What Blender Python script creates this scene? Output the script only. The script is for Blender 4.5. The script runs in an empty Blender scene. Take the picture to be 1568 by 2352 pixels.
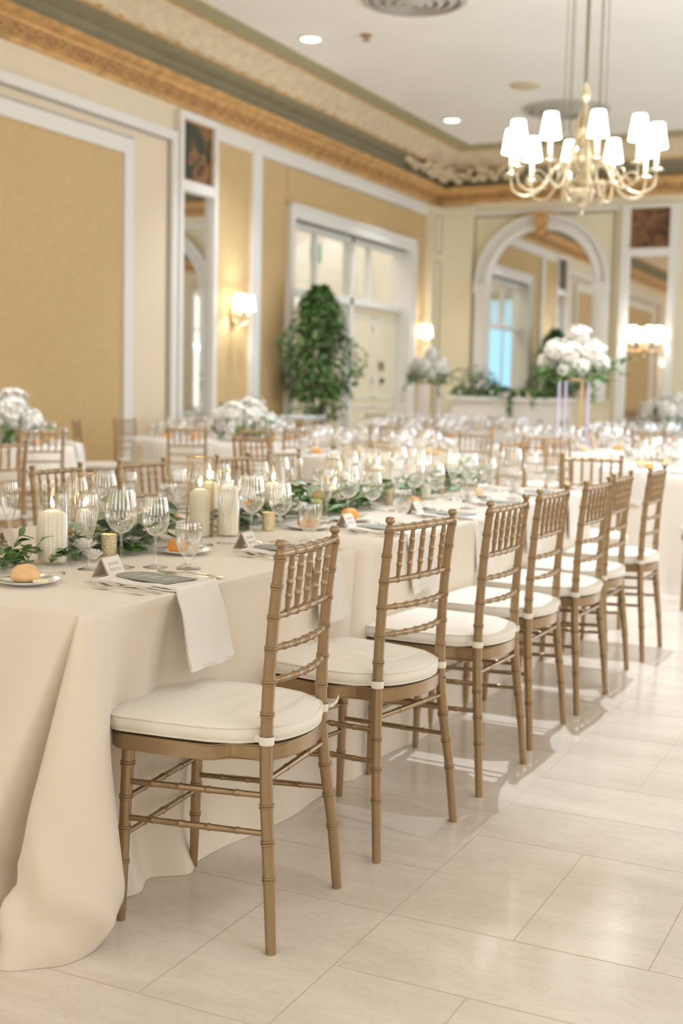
import bpy, bmesh, math, random
from mathutils import Vector, Matrix, Quaternion
PI = math.pi
random.seed(7)
S = bpy.context.scene
COL = S.collection

# ------------------------------------------------------------------ camera
cam_d = bpy.data.cameras.new('camera'); cam = bpy.data.objects.new('camera', cam_d); COL.objects.link(cam)
PITCH, ROLL, YAW = 0.0970, 0.0220, 0.4520
fwd = Vector((-math.sin(YAW)*math.cos(PITCH), math.cos(YAW)*math.cos(PITCH), -math.sin(PITCH)))
rt = Vector((math.cos(YAW), math.sin(YAW), 0)); up = rt.cross(fwd)
r2 = rt*math.cos(ROLL) + up*math.sin(ROLL); u2 = -rt*math.sin(ROLL) + up*math.cos(ROLL)
mw = Matrix((r2, u2, -fwd)).transposed().to_4x4(); mw.translation = Vector((0, 0, 1.24)); cam.matrix_world = mw
cam_d.sensor_fit = 'VERTICAL'; cam_d.sensor_height = 36; cam_d.lens = 2861.76/2352*36
cam_d.dof.use_dof = True; cam_d.dof.focus_distance = 3.0; cam_d.dof.aperture_fstop = 2.8
cam_d.clip_end = 100; cam_d.clip_start = 0.05
S.camera = cam
# ------------------------------------------------------------------ view and world
S.view_settings.view_transform = 'Standard'; S.view_settings.look = 'None'
S.view_settings.gamma = 1.0; S.view_settings.use_curve_mapping = False
S.view_settings.exposure = 0.31
S.cycles.transparent_max_bounces = 48
S.cycles.max_bounces = 10; S.cycles.diffuse_bounces = 5; S.cycles.glossy_bounces = 5
S.cycles.sample_clamp_indirect = 6.0
W = bpy.data.worlds.new('world'); S.world = W; W.use_nodes = True
W.node_tree.nodes['Background'].inputs[0].default_value = (0.75, 0.85, 1.0, 1)
W.node_tree.nodes['Background'].inputs[1].default_value = 0.6

XL, XR, YF, YB, ZC = -8.5, 3.1, -3.6, 21.1, 5.4

def area(name, loc, direction, sx, sy, power, color):
    d = bpy.data.lights.new(name, 'AREA'); d.shape = 'RECTANGLE'; d.size = sx; d.size_y = sy; d.energy = power; d.color = color
    o = bpy.data.objects.new(name, d); COL.objects.link(o); o.location = loc
    o.rotation_euler = Vector(direction).to_track_quat('-Z', 'Y').to_euler(); return o
# daylight entering through the tall windows of the right wall and the entrance wall
WIN_Y = [-1.2, 2.6, 6.4, 10.2, 14.0, 17.8]
DAY = (0.77, 0.97, 1.26)
for wy, wp in zip(WIN_Y, (8, 12, 24, 100, 155, 155)):
    area('window_daylight', (XR-0.12, wy, 2.35), (-1, 0, .55), 1.6, 3.0, wp, DAY)
for wx in (-6.5, -2.7, 1.0):
    area('window_daylight', (wx, YF+0.12, 2.35), (0, 1, .55), 1.7, 3.0, 9, (0.72, 0.96, 1.40))
# recessed ceiling spot lamps, the first of them made up
def spot(loc, aim, power, size, blend, color=(.92, 0.98, 1.08), rad=0.03):
    d = bpy.data.lights.new('ceiling_spot', 'SPOT'); d.energy = power; d.spot_size = math.radians(size); d.spot_blend = blend
    d.color = color; d.shadow_soft_size = rad
    o = bpy.data.objects.new('ceiling_spot', d); COL.objects.link(o); o.location = loc
    o.rotation_euler = (Vector(aim)-Vector(loc)).to_track_quat('-Z', 'Y').to_euler(); return o
SPOTS = [(1.2, 1.6), (-1.65, 6.3), (-1.65, 11.2), (1.2, 6.6), (-7.12, 13.54), (-7.14, 18.27), (-5.2, 8.6)]
spot((1.2, 1.6, ZC-.04), (.2, 2.0, 0), 130, 95, 0.9, (.86, .97, 1.16), .25)  # added lamp out of view, brightens the near floor and chair tops
spot((-1.65, 6.3, ZC-.04), (-1.3, 6.5, 0), 640, 68, 0.35)
spot((-1.65, 11.2, ZC-.04), (-1.65, 11.2, 0), 600, 80, 0.6)
spot((1.2, 6.6, ZC-.04), (0.9, 7.4, 0), 420, 70, 0.7)
spot((-7.12, 13.54, ZC-.04), (-7.12, 13.54, 0), 260, 90, 0.8)
spot((-7.14, 18.27, ZC-.04), (-7.14, 18.27, 0), 260, 90, 0.8)
spot((-5.2, 8.6, ZC-.04), (-5.2, 8.6, 0), 450, 90, 0.8)

# ------------------------------------------------------------------ materials
def mat(name, color, rough=0.5, metal=0.0, emis=None, estr=0, spec=0.5, noise=None, bump=None, sss=None, coat=0, sheen=0):
    m = bpy.data.materials.new(name); m.use_nodes = True; nt = m.node_tree; b = nt.nodes['Principled BSDF']
    b.inputs['Base Color'].default_value = (*color, 1); b.inputs['Roughness'].default_value = rough
    b.inputs['Metallic'].default_value = metal; b.inputs['Specular IOR Level'].default_value = spec
    if coat: b.inputs['Coat Weight'].default_value = coat; b.inputs['Coat Roughness'].default_value = .15
    if sheen: b.inputs['Sheen Weight'].default_value = sheen
    if emis: b.inputs['Emission Color'].default_value = (*emis, 1); b.inputs['Emission Strength'].default_value = estr
    if sss: b.inputs['Subsurface Weight'].default_value = sss; b.inputs['Subsurface Radius'].default_value = (.02, .01, .006)
    if noise or bump:
        tc = nt.nodes.new('ShaderNodeTexCoord')
    if noise:   # (scale, amount, detail)
        n = nt.nodes.new('ShaderNodeTexNoise'); n.inputs['Scale'].default_value = noise[0]; n.inputs['Detail'].default_value = 6
        nt.links.new(tc.outputs['Object'], n.inputs['Vector'])
        r = nt.nodes.new('ShaderNodeValToRGB'); k = noise[1]
        r.color_ramp.elements[0].position = .3; r.color_ramp.elements[1].position = .7
        r.color_ramp.elements[0].color = (*[c*(1-k) for c in color], 1); r.color_ramp.elements[1].color = (*[min(1, c*(1+k)) for c in color], 1)
        nt.links.new(n.outputs['Fac'], r.inputs['Fac']); nt.links.new(r.outputs['Color'], b.inputs['Base Color'])
    if bump:
        n2 = nt.nodes.new('ShaderNodeTexNoise'); n2.inputs['Scale'].default_value = bump[0]; n2.inputs['Detail'].default_value = 4
        nt.links.new(tc.outputs['Object'], n2.inputs['Vector'])
        bp = nt.nodes.new('ShaderNodeBump'); bp.inputs['Strength'].default_value = bump[1]; bp.inputs['Distance'].default_value = bump[2] if len(bump) > 2 else .01
        nt.links.new(n2.outputs['Fac'], bp.inputs['Height']); nt.links.new(bp.outputs['Normal'], b.inputs['Normal'])
    return m
def glass_mat(name, tint=(1, 1, 1), edge=0.95, base=.10):
    m = bpy.data.materials.new(name); m.use_nodes = True; nt = m.node_tree; nt.nodes.clear()
    out = nt.nodes.new('ShaderNodeOutputMaterial'); mx = nt.nodes.new('ShaderNodeMixShader')
    tr = nt.nodes.new('ShaderNodeBsdfTransparent'); tr.inputs[0].default_value = (*tint, 1)
    gl = nt.nodes.new('ShaderNodeBsdfGlossy'); gl.inputs['Roughness'].default_value = .02; gl.inputs['Color'].default_value = (.95, .96, .95, 1)
    lw = nt.nodes.new('ShaderNodeLayerWeight'); lw.inputs['Blend'].default_value = .5
    pw = nt.nodes.new('ShaderNodeMath'); pw.operation = 'POWER'; pw.inputs[1].default_value = 2.6
    ml = nt.nodes.new('ShaderNodeMath'); ml.operation = 'MULTIPLY_ADD'; ml.inputs[1].default_value = edge; ml.inputs[2].default_value = base
    nt.links.new(lw.outputs['Facing'], pw.inputs[0]); nt.links.new(pw.outputs[0], ml.inputs[0]); nt.links.new(ml.outputs[0], mx.inputs[0])
    nt.links.new(tr.outputs[0], mx.inputs[1]); nt.links.new(gl.outputs[0], mx.inputs[2]); nt.links.new(mx.outputs[0], out.inputs[0])
    return m
def emit(name, color, s, sample=True):
    m = bpy.data.materials.new(name); m.use_nodes = True; nt = m.node_tree; nt.nodes.clear()
    out = nt.nodes.new('ShaderNodeOutputMaterial'); e = nt.nodes.new('ShaderNodeEmission')
    e.inputs[0].default_value = (*color, 1); e.inputs[1].default_value = s; nt.links.new(e.outputs[0], out.inputs[0])
    if not sample: m.cycles.emission_sampling = 'NONE'
    return m
M = {}
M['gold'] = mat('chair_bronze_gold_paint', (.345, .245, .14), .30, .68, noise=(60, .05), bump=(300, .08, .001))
M['goldf'] = mat('chair_gold_paint_warm_lit', (.40, .275, .15), .42, .55)  # same chair paint, with warm lamplight on the far chairs put into its colour
M['cush'] = mat('ivory_cushion_fabric', (.80, .76, .68), .9, 0, bump=(900, .25, .001), sheen=.2)
M['cloth'] = mat('champagne_tablecloth_satin', (.76, .68, .57), .44, 0, bump=(1200, .12, .0006), sheen=.35, spec=.35)
M['clothw'] = mat('ivory_tablecloth', (.80, .74, .66), .75, 0, sheen=.2)
M['napkin'] = mat('white_linen_napkin', (.80, .765, .715), .9, 0, bump=(1500, .2, .0006))
M['porc'] = mat('white_porcelain', (.86, .85, .83), .12, 0)
M['roll'] = mat('bread_crust', (.80, .52, .25), .55, 0, noise=(25, .18))
M['roll2'] = mat('bread_crust_dark', (.74, .33, .07), .5, 0, noise=(25, .25))
M['butter'] = mat('butter', (.88, .80, .58), .4, 0)
M['silver'] = mat('silver_cutlery', (.86, .83, .79), .16, 1.0)
M['glass'] = glass_mat('clear_thin_glass')
M['water'] = glass_mat('iced_water', (.93, .93, .92), .5, .20)
M['smoke'] = glass_mat('lantern_glass', (.985, .98, .96), .45, .035)
M['wax'] = mat('ivory_candle_wax', (.92, .88, .78), .45, 0, sss=.3)
M['flame'] = emit('candle_flame', (1, .78, .45), 22, False)
M['wick'] = mat('candle_wick', (.05, .04, .03), .9)
M['brass'] = mat('polished_gold_edge', (.66, .47, .27), .25, 1.0)
M['merc'] = mat('gold_mercury_glass', (.86, .64, .42), .25, .6, noise=(260, .45), bump=(200, 1, .006), emis=(1, .62, .32), estr=.03)
M['euc'] = mat('eucalyptus_leaf', (.27, .33, .225), .55, 0, noise=(14, .2))
M['green'] = mat('ruscus_leaf', (.09, .185, .045), .4, 0, noise=(12, .35))
M['petal'] = mat('white_petal', (.86, .84, .78), .7, 0, noise=(30, .06))
M['menu'] = mat('sage_grey_card', (.29, .305, .265), .75)
M['ink'] = mat('pale_ink', (.70, .70, .64), .7)
M['card'] = mat('beige_card_back', (.66, .57, .47), .8)
M['cardw'] = mat('white_card_face', (.80, .77, .70), .8)
M['inkd'] = mat('grey_ink', (.36, .33, .28), .8)
M['gwood'] = mat('gold_card_edge', (.45, .33, .18), .4, .4)
M['white'] = mat('white_painted_wood', (.78, .755, .70), .42)
M['cream'] = mat('cream_wall_paint', (.76, .66, .48), .6, noise=(3, .02))
M['creamy'] = mat('warm_yellow_wall_paint', (.78, .70, .50), .6, noise=(3, .02))
M['recess'] = mat('pale_peach_paint', (.76, .64, .47), .6)
M['fabric'] = mat('peach_damask_wallcovering', (.585, .415, .20), .8, noise=(22, .07))
M['goldc'] = mat('antique_gold_plaster', (.60, .35, .13), .55, .1, noise=(8, .25), bump=(40, .5, .01))
M['goldd'] = mat('dark_antique_gold_relief', (.38, .21, .075), .6, .1, noise=(18, .3))
M['olive'] = mat('olive_paint', (.38, .33, .19), .7, noise=(4, .05))
M['sage'] = mat('sage_green_cove_paint', (.27, .235, .135), .75, noise=(5, .1))
M['stencil'] = mat('cream_gold_stencil', (.64, .52, .34), .7, noise=(9, .13))
M['ceil'] = mat('ceiling_plaster', (.86, .82, .75), .8, noise=(1.2, .03))
M['grey'] = mat('grey_inset_line', (.36, .34, .31), .6)
M['mirror'] = mat('silvered_mirror', (.78, .78, .76), .025, 1.0)
M['vent'] = mat('vent_metal', (.50, .46, .40), .6)
M['lens'] = emit('lamp_lens', (1, .95, .85), 5, False)
M['shade'] = emit('lit_fabric_shade', (1, .93, .82), 6.5)
M['candle_tube'] = mat('lit_candle_sleeve', (.9, .86, .78), .5, emis=(1, .86, .66), estr=.7)
M['chand'] = mat('pale_antique_brass', (.62, .54, .38), .3, .65)
M['chandd'] = mat('dark_rod', (.20, .18, .12), .4, .6)
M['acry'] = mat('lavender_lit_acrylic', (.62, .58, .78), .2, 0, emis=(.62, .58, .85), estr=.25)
M['trunk'] = mat('tree_bark', (.11, .07, .045), .9, noise=(30, .3))
M['pot'] = mat('dark_planter', (.03, .03, .028), .5)
M['bottle'] = mat('dark_green_bottle', (.02, .025, .015), .1)
M['exit'] = mat('exit_sign_green', (.20, .36, .27), .5, emis=(.25, .50, .36), estr=.25)
M['black'] = mat('black_metal', (.03, .03, .03), .4)
M['curtain'] = mat('brown_curtain', (.22, .14, .09), .9)
M['sheer'] = emit('window_daylight_pane', (1.0, .93, .82), 2.2, False)
M['blue'] = emit('blue_daylight_pane', (.42, .74, .92), 1.3, False)
M['hallwin'] = emit('bright_hall_window', (1.0, .97, .88), 1.6, False)
M['blackg'] = mat('door_metal', (.30, .24, .16), .4, .6)

def marble():
    m = bpy.data.materials.new('cream_marble'); m.use_nodes = True; nt = m.node_tree; b = nt.nodes['Principled BSDF']
    tc = nt.nodes.new('ShaderNodeTexCoord'); mp = nt.nodes.new('ShaderNodeMapping'); mp.inputs['Rotation'].default_value = (0, 0, .75)
    mp.inputs['Scale'].default_value = (1, 3.2, 1); nt.links.new(tc.outputs['Object'], mp.inputs[0])
    n1 = nt.nodes.new('ShaderNodeTexNoise'); n1.inputs['Scale'].default_value = 1.5; n1.inputs['Detail'].default_value = 9; n1.inputs['Distortion'].default_value = .8
    nt.links.new(mp.outputs[0], n1.inputs[0])
    n2 = nt.nodes.new('ShaderNodeTexNoise'); n2.inputs['Scale'].default_value = 5; n2.inputs['Detail'].default_value = 12; n2.inputs['Roughness'].default_value = .72; n2.inputs['Distortion'].default_value = 1.4
    nt.links.new(mp.outputs[0], n2.inputs[0])
    r1 = nt.nodes.new('ShaderNodeValToRGB'); e = r1.color_ramp.elements
    e[0].position = .25; e[0].color = (.62, .56, .48, 1); e[1].position = .7; e[1].color = (.75, .69, .61, 1)
    nt.links.new(n1.outputs['Fac'], r1.inputs[0])
    r2 = nt.nodes.new('ShaderNodeValToRGB'); e = r2.color_ramp.elements
    e[0].position = .47; e[0].color = (1, 1, 1, 1); e[1].position = .53; e[1].color = (1, 1, 1, 1)
    k = r2.color_ramp.elements.new(.5); k.color = (.78, .74, .69, 1)
    nt.links.new(n2.outputs['Fac'], r2.inputs[0])
    mu = nt.nodes.new('ShaderNodeMix'); mu.data_type = 'RGBA'; mu.blend_type = 'MULTIPLY'; mu.inputs[0].default_value = .4
    nt.links.new(r1.outputs[0], mu.inputs[6]); nt.links.new(r2.outputs[0], mu.inputs[7]); nt.links.new(mu.outputs[2], b.inputs['Base Color'])
    b.inputs['Roughness'].default_value = .15; b.inputs['Specular IOR Level'].default_value = .45
    return m
M['marble'] = marble(); M['grout'] = mat('tile_joint', (.47, .40, .32), .6)
def art(name, cols, scale, seedv):
    m = bpy.data.materials.new(name); m.use_nodes = True; nt = m.node_tree; b = nt.nodes['Principled BSDF']
    tc = nt.nodes.new('ShaderNodeTexCoord'); mp = nt.nodes.new('ShaderNodeMapping'); mp.inputs['Location'].default_value = (seedv, seedv*.7, 0)
    nt.links.new(tc.outputs['Object'], mp.inputs[0])
    n = nt.nodes.new('ShaderNodeTexNoise'); n.inputs['Scale'].default_value = scale; n.inputs['Detail'].default_value = 3; n.inputs['Distortion'].default_value = .7
    nt.links.new(mp.outputs[0], n.inputs[0]); r = nt.nodes.new('ShaderNodeValToRGB'); r.color_ramp.elements.remove(r.color_ramp.elements[1])
    for i, (p, c) in enumerate(cols):
        e = r.color_ramp.elements[0] if i == 0 else r.color_ramp.elements.new(p); e.position = p; e.color = (*c, 1)
    nt.links.new(n.outputs['Fac'], r.inputs[0]); nt.links.new(r.outputs[0], b.inputs['Base Color']); b.inputs['Roughness'].default_value = .5
    return m
M['art1'] = art('dark_figure_painting', [(.32, (.02, .03, .02)), (.46, (.05, .055, .035)), (.55, (.30, .15, .06)), (.66, (.12, .05, .02))], 3.2, 1.3)
M['art2'] = art('brown_figure_painting', [(.32, (.02, .015, .01)), (.48, (.10, .045, .02)), (.58, (.26, .12, .05)), (.7, (.03, .03, .02))], 3.0, 4.1)

# ------------------------------------------------------------------ mesh helpers
def obj(name, bm, m, parent=None, smooth=True, mats=None, loc=None):
    me = bpy.data.meshes.new(name)
    bmesh.ops.recalc_face_normals(bm, faces=bm.faces)
    bm.to_mesh(me); bm.free()
    if smooth:
        for p in me.polygons: p.use_smooth = True
        if smooth != 2: me.set_sharp_from_angle(angle=math.radians(42))
        else:
            for p in me.polygons:
                if p.normal.z > .995: p.use_smooth = False
    for x in (mats or [m]): me.materials.append(x)
    o = bpy.data.objects.new(name, me); COL.objects.link(o)
    if parent: o.parent = parent
    if loc: o.location = loc
    return o
def tag(o, label, cat, group=None, kind=None):
    o['label'] = label; o['category'] = cat
    if group: o['group'] = group
    if kind: o['kind'] = kind
    return o
def thing(name, label, cat, loc=(0, 0, 0), rz=0, group=None):
    o = bpy.data.objects.new(name, None); COL.objects.link(o); o.location = loc; o.rotation_euler = (0, 0, rz); o.empty_display_size = .05
    return tag(o, label, cat, group)
def struct(name, bm, m, parent=None, smooth=False, mats=None):
    o = obj(name, bm, m, parent, smooth, mats)
    if not parent: o['kind'] = 'structure'
    return o
def dup(o, loc, rz=0, label=None, group=None, scale=None, parent=None):
    c = o.copy(); COL.objects.link(c)
    if parent is not None: c.parent = parent
    else:
        c.location = loc; c.rotation_euler = (0, 0, rz)
        if scale: c.scale = (scale,)*3 if isinstance(scale, (int, float)) else scale
        if label: c['label'] = label
        if group: c['group'] = group
        elif 'group' in c.keys() and not group: pass
    for ch in list(KIDS.get(o.name, [])) : dup(ch, None, parent=c)
    if parent is None: pass
    return c
KIDS = {}
def freeze(root):   # remember the children once, so copies can be made fast
    def rec(o):
        ks = [x for x in bpy.data.objects if x.parent == o]
        KIDS[o.name] = ks
        for x in ks: rec(x)
    rec(root)
def box(bm, x0, x1, y0, y1, z0, z1, mi=0, bev=0):
    vs = [bm.verts.new((x, y, z)) for x in (x0, x1) for y in (y0, y1) for z in (z0, z1)]
    F = [(0, 1, 3, 2), (4, 6, 7, 5), (0, 4, 5, 1), (2, 3, 7, 6), (0, 2, 6, 4), (1, 5, 7, 3)]
    fs = [bm.faces.new([vs[i] for i in f]) for f in F]
    for f in fs: f.material_index = mi
    if bev:
        es = list({e for f in fs for e in f.edges})
        bmesh.ops.bevel(bm, geom=es, offset=bev, segments=2, profile=.5, affect='EDGES')
    return vs
def lathe(bm, prof, seg=24, c=(0, 0, 0), mod=None, mi=0, sx=1, sy=1, capb=True, capt=False):
    rings = []
    for i, (r, z) in enumerate(prof):
        ring = []
        for k in range(seg):
            a = 2*PI*k/seg; rr = r*(mod(a, z) if mod else 1)
            ring.append(bm.verts.new((c[0]+rr*math.cos(a)*sx, c[1]+rr*math.sin(a)*sy, c[2]+z)))
        rings.append(ring)
    for a, b in zip(rings, rings[1:]):
        for k in range(seg):
            f = bm.faces.new((a[k], a[(k+1) % seg], b[(k+1) % seg], b[k])); f.material_index = mi
    if capb and prof[0][0] > 1e-5: bm.faces.new(rings[0][::-1]).material_index = mi
    if capt and prof[-1][0] > 1e-5: bm.faces.new(rings[-1]).material_index = mi
    return rings
def tube(bm, pts, rad, seg=12, mi=0, cap=True):
    pts = [Vector(p) for p in pts]; n = len(pts)
    if not hasattr(rad, '__len__'): rad = [rad]*n
    T = [(pts[min(i+1, n-1)]-pts[max(i-1, 0)]).normalized() for i in range(n)]
    ref = Vector((0, 0, 1)) if abs(T[0].z) < .9 else Vector((1, 0, 0))
    U = T[0].cross(ref).normalized(); rings = []
    for i in range(n):
        U = (U - T[i]*U.dot(T[i])).normalized(); V = T[i].cross(U)
        rings.append([bm.verts.new(pts[i]+(U*math.cos(2*PI*k/seg)+V*math.sin(2*PI*k/seg))*rad[i]) for k in range(seg)])
    for a, b in zip(rings, rings[1:]):
        for k in range(seg): bm.faces.new((a[k], a[(k+1) % seg], b[(k+1) % seg], b[k])).material_index = mi
    if cap: bm.faces.new(rings[0][::-1]).material_index = mi; bm.faces.new(rings[-1]).material_index = mi
    return rings
def crom(P, n, closed=False):
    """Catmull-Rom through control tuples of any dimension"""
    out = []; m = len(P)
    segs = m if closed else m-1
    for i in range(segs):
        g = lambda j: P[j % m] if closed else P[max(0, min(m-1, j))]
        a, b, c, d = g(i-1), g(i), g(i+1), g(i+2)
        for k in range(n):
            t = k/n; t2 = t*t; t3 = t2*t
            out.append(tuple(.5*(2*b[q]+(c[q]-a[q])*t+(2*a[q]-5*b[q]+4*c[q]-d[q])*t2+(3*b[q]-a[q]-3*c[q]+d[q])*t3) for q in range(len(b))))
    if not closed: out.append(tuple(P[-1]))
    return out
def bamboo(bm, P, radii, rings, seg=14, ring_h=.0022, ext=.0065, fine=1):
    """tube along control points P with radius table, doubled bamboo rings at arc fractions"""
    path = [Vector(p) for p in crom([tuple(p) for p in P], 10)]
    L = [0]
    for a, b in zip(path, path[1:]): L.append(L[-1]+(b-a).length)
    tot = L[-1]
    def at(s):
        s = max(0, min(tot, s))
        for i in range(len(L)-1):
            if s <= L[i+1]+1e-9:
                t = (s-L[i])/max(1e-9, L[i+1]-L[i]); return path[i].lerp(path[i+1], t)
        return path[-1]
    def R(s):
        f = s/tot
        for (a, ra), (b, rb) in zip(radii, radii[1:]):
            if f <= b+1e-9: return ra+(rb-ra)*max(0, min(1, (f-a)/max(1e-9, b-a)))
        return radii[-1][1]
    st = [(tot*k/14, 0) for k in range(15)]
    prof = [(-1, 0), (-.8, 1), (-.25, 1), (0, .15), (.25, 1), (.8, 1), (1, 0)] if fine else [(-1, 0), (-.5, 1), (.5, 1), (1, 0)]
    for f in rings:
        st = [q for q in st if abs(q[0]-f*tot) > ext*1.3 or q[0] in (0, tot)]
        st += [(f*tot+d*ext, h*ring_h) for d, h in prof]
    st.sort()
    tube(bm, [at(s) for s, _ in st], [R(s)+h for s, h in st], seg)
def leaf(bm, p, d, n, L, w, mi=0, curl=.15, rnd=False):
    d = Vector(d).normalized(); n = Vector(n); s = d.cross(n)
    if s.length < 1e-4: s = d.cross(Vector((1, 0, 0.1)))
    s.normalize(); n = s.cross(d).normalized(); p = Vector(p)
    prof = [(0, .02), (.25, .8), (.55, 1), (.8, .75), (1, .02)] if rnd else [(0, .02), (.2, .6), (.45, 1), (.75, .6), (1, .01)]
    rows = []
    for t, k in prof:
        c = p+d*L*t+n*(-curl*L*t*t)
        rows.append([bm.verts.new(c-s*w*.5*k+n*w*.12*k), bm.verts.new(c), bm.verts.new(c+s*w*.5*k+n*w*.12*k)])
    for a, b in zip(rows, rows[1:]):
        for k in (0, 1): bm.faces.new((a[k], a[k+1], b[k+1], b[k])).material_index = mi
def prism(bm, poly, z0, z1, mi=0):
    a = [bm.verts.new((x, y, z0)) for x, y in poly]; b = [bm.verts.new((x, y, z1)) for x, y in poly]; n = len(poly)
    for k in range(n): bm.faces.new((a[k], a[(k+1) % n], b[(k+1) % n], b[k])).material_index = mi
    bm.faces.new(a[::-1]).material_index = mi; bm.faces.new(b).material_index = mi
def textmesh(name, body, size, m, parent, matrix, align='CENTER', ext=.0002):
    c = bpy.data.curves.new(name, 'FONT'); c.body = body; c.size = size; c.align_x = align; c.extrude = ext; c.resolution_u = 2
    t = bpy.data.objects.new(name+'_tmp', c); COL.objects.link(t)
    dg = bpy.context.evaluated_depsgraph_get(); me = bpy.data.meshes.new_from_object(t.evaluated_get(dg)); bpy.data.objects.remove(t)
    me.materials.clear(); me.materials.append(m); me.transform(matrix)
    o = bpy.data.objects.new(name, me); COL.objects.link(o); o.parent = parent; return o
NB = bmesh.new

# ================================================================== THE ROOM
bm = NB(); box(bm, -12.2, XR+.3, YF-.3, YB+.3, -.1, 0); floor = struct('floor', bm, M['marble'])
# tile joints, let into the marble
bm = NB(); J = .0011; JZ = .0004
def jx(x, y0, y1): box(bm, x-J, x+J, y0, y1, -.001, JZ)
def jy(y, x0, x1): box(bm, x0, x1, y-J, y+J, -.001, JZ)
T = .3045; Y0 = 2.031
yy = lambda n: Y0+T*n
jx(-1.129, YF, YB); jx(-1.427, yy(0), yy(2)); jx(-.823, yy(2), yy(4)); jx(-.516, yy(2), yy(4)); jx(-.819, yy(6), yy(8)); jx(-.823, yy(-2), yy(1)); jx(-.3, yy(-2), yy(1))
jy(yy(0), -1.8, -1.129); jy(yy(2), -1.8, XR); jy(yy(3), -1.8, -1.129); jy(yy(4), -1.129, XR); jy(yy(5), -1.129, XR); jy(yy(6), -1.129, XR); jy(yy(1), -1.129, XR)
jy(yy(5)-.1, -1.8, -1.129); jx(-.2, yy(4), yy(5)); jx(-.05, yy(5), yy(6)); jx(-.52, yy(5), yy(6))
rj = random.Random(3)
jx(-1.8, YF, YB); jx(-3.6, YF, YB); jx(-5.4, YF, YB); jx(-7.2, YF, YB); jx(.7, YF, YB); jx(2.2, YF, YB)
for k in range(8, 60): jy(yy(k) if k % 3 else yy(k)+.1, -1.129, XR); jx(-.823+rj.choice((0, .3, .6)), yy(k), yy(k+1))
for k in range(7, 60, 2):
    for a, b in ((-1.8, -1.129), (-3.6, -1.8), (-5.4, -3.6), (-7.2, -5.4), (XL, -7.2)): jy(yy(k)+rj.choice((0, .15)), a, b)
struct('tile_joints', bm, M['grout'], floor)
bm = NB(); box(bm, -12.2, XR+.3, YF-.3, YB+.3, ZC, ZC+.1); struct('ceiling', bm, M['ceil'])

# --- left wall with the doorway
DY0, DY1, DZ = 15.65, 19.9, 3.64
bm = NB(); box(bm, XL-.3, XL, YF-.3, DY0, 0, ZC); box(bm, XL-.3, XL, DY1, YB+.3, 0, ZC); box(bm, XL-.3, XL, DY0, DY1, DZ, ZC)
wl = struct('wall_left', bm, M['recess'])
def lw(name, y0, y1, z0, z1, d, m, parent=None, x0=0.0):
    b = NB(); box(b, XL+x0, XL+d, y0, y1, z0, z1); return obj(name, b, M[m], parent or wl, False)
lw('frieze', YF, YB, 4.50, 4.60, .02, 'cream')
lw('frieze', YF, 12.62, 4.25, 4.55, .012, 'cream')
# big fabric panel and its stepped frame
lw('fabric_panel', 3.2, 11.66, .40, 3.83, .012, 'fabric')
def frame(name, y0, y1, z0, z1, w, d, m, parent=None, bottom=True):
    b = NB(); X0, X1 = XL+.001, XL+d
    for a in ((y0, y0+w, z0, z1), (y1-w, y1, z0, z1), (y0+w, y1-w, z1-w, z1)): box(b, X0, X1, *a)
    if bottom: box(b, X0, X1, y0+w, y1-w, z0, z0+w)
    return obj(name, b, M[m], parent or wl, False)
frame('panel_moulding', 3.0, 11.86, .20, 4.0, .17, .05, 'white')
frame('panel_moulding', 2.97, 11.885, .17, 4.025, .02, .03, 'grey')
frame('panel_moulding', 2.1, 12.72, .0, 4.25, .11, .075, 'white')
frame('panel_moulding', 2.2, 12.61, .05, 4.14, .012, .03, 'grey')
# strip with painting over mirror
frame('panel_moulding', 12.74, 13.60, .12, 4.52, .085, .09, 'white')
lw('panel_moulding', 12.82, 13.52, 3.60, 3.72, .085, 'white')
# fabric panels beside and over the doorway
lw('fabric_panel', 13.60, 14.50, .40, 4.33, .02, 'fabric')
lw('panel_moulding', 14.50, 14.74, .0, 4.40, .07, 'white')
lw('fabric_panel', 14.74, 15.50, .40, 4.31, .02, 'fabric')
lw('fabric_panel', 15.50, 19.91, 3.80, 4.31, .035, 'fabric')
lw('fabric_panel', 19.91, 20.58, .40, 4.33, .02, 'fabric')
lw('panel_moulding', 13.52, 20.6, 4.33, 4.50, .06, 'white')
lw('panel_moulding', 13.6, 14.5, .0, .40, .05, 'white'); lw('panel_moulding', 14.74, 15.5, 0, .4, .05, 'white'); lw('panel_moulding', 19.93, 20.58, 0, .4, .05, 'white')
b = NB(); box(b, XL-.3, XL+.09, 15.50, 15.66, 0, 3.80); box(b, XL-.3, XL+.09, 19.88, 20.02, 0, 3.80); box(b, XL-.3, XL+.09, 15.66, 19.88, 3.64, 3.80)
box(b, XL+.09, XL+.12, 15.48, 15.53, 0, 3.83); box(b, XL+.09, XL+.12, 19.99, 20.04, 0, 3.83); box(b, XL+.09, XL+.12, 15.5, 20.02, 3.79, 3.83)
struct('door_1', b, M['white']); d1 = bpy.data.objects['door_1']
# corner pilaster with grey inset lines
b = NB(); box(b, XL, XL+.16, 20.60, YB, 0, 4.50); box(b, XL, XL+.75, YB-.10, YB, 0, 4.50); pil = struct('trim_1', b, M['creamy'])
b = NB()
for z0, z1 in ((3.70, 4.36), (.5, 3.56)):
    for y0, y1 in ((20.70, 20.72), (20.98, 21.0)): box(b, XL+.16, XL+.17, y0, y1, z0, z1)
    box(b, XL+.16, XL+.17, 20.72, 20.98, z1-.02, z1); box(b, XL+.16, XL+.17, 20.72, 20.98, z0, z0+.02)
obj('inset_line', b, M['grey'], pil, False)
# left wall baseboard
lw('baseboard', YF, 2.97, 0, .22, .05, 'white'); lw('baseboard', 3.17, 11.70, .17, .40, .052, 'white')

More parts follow.
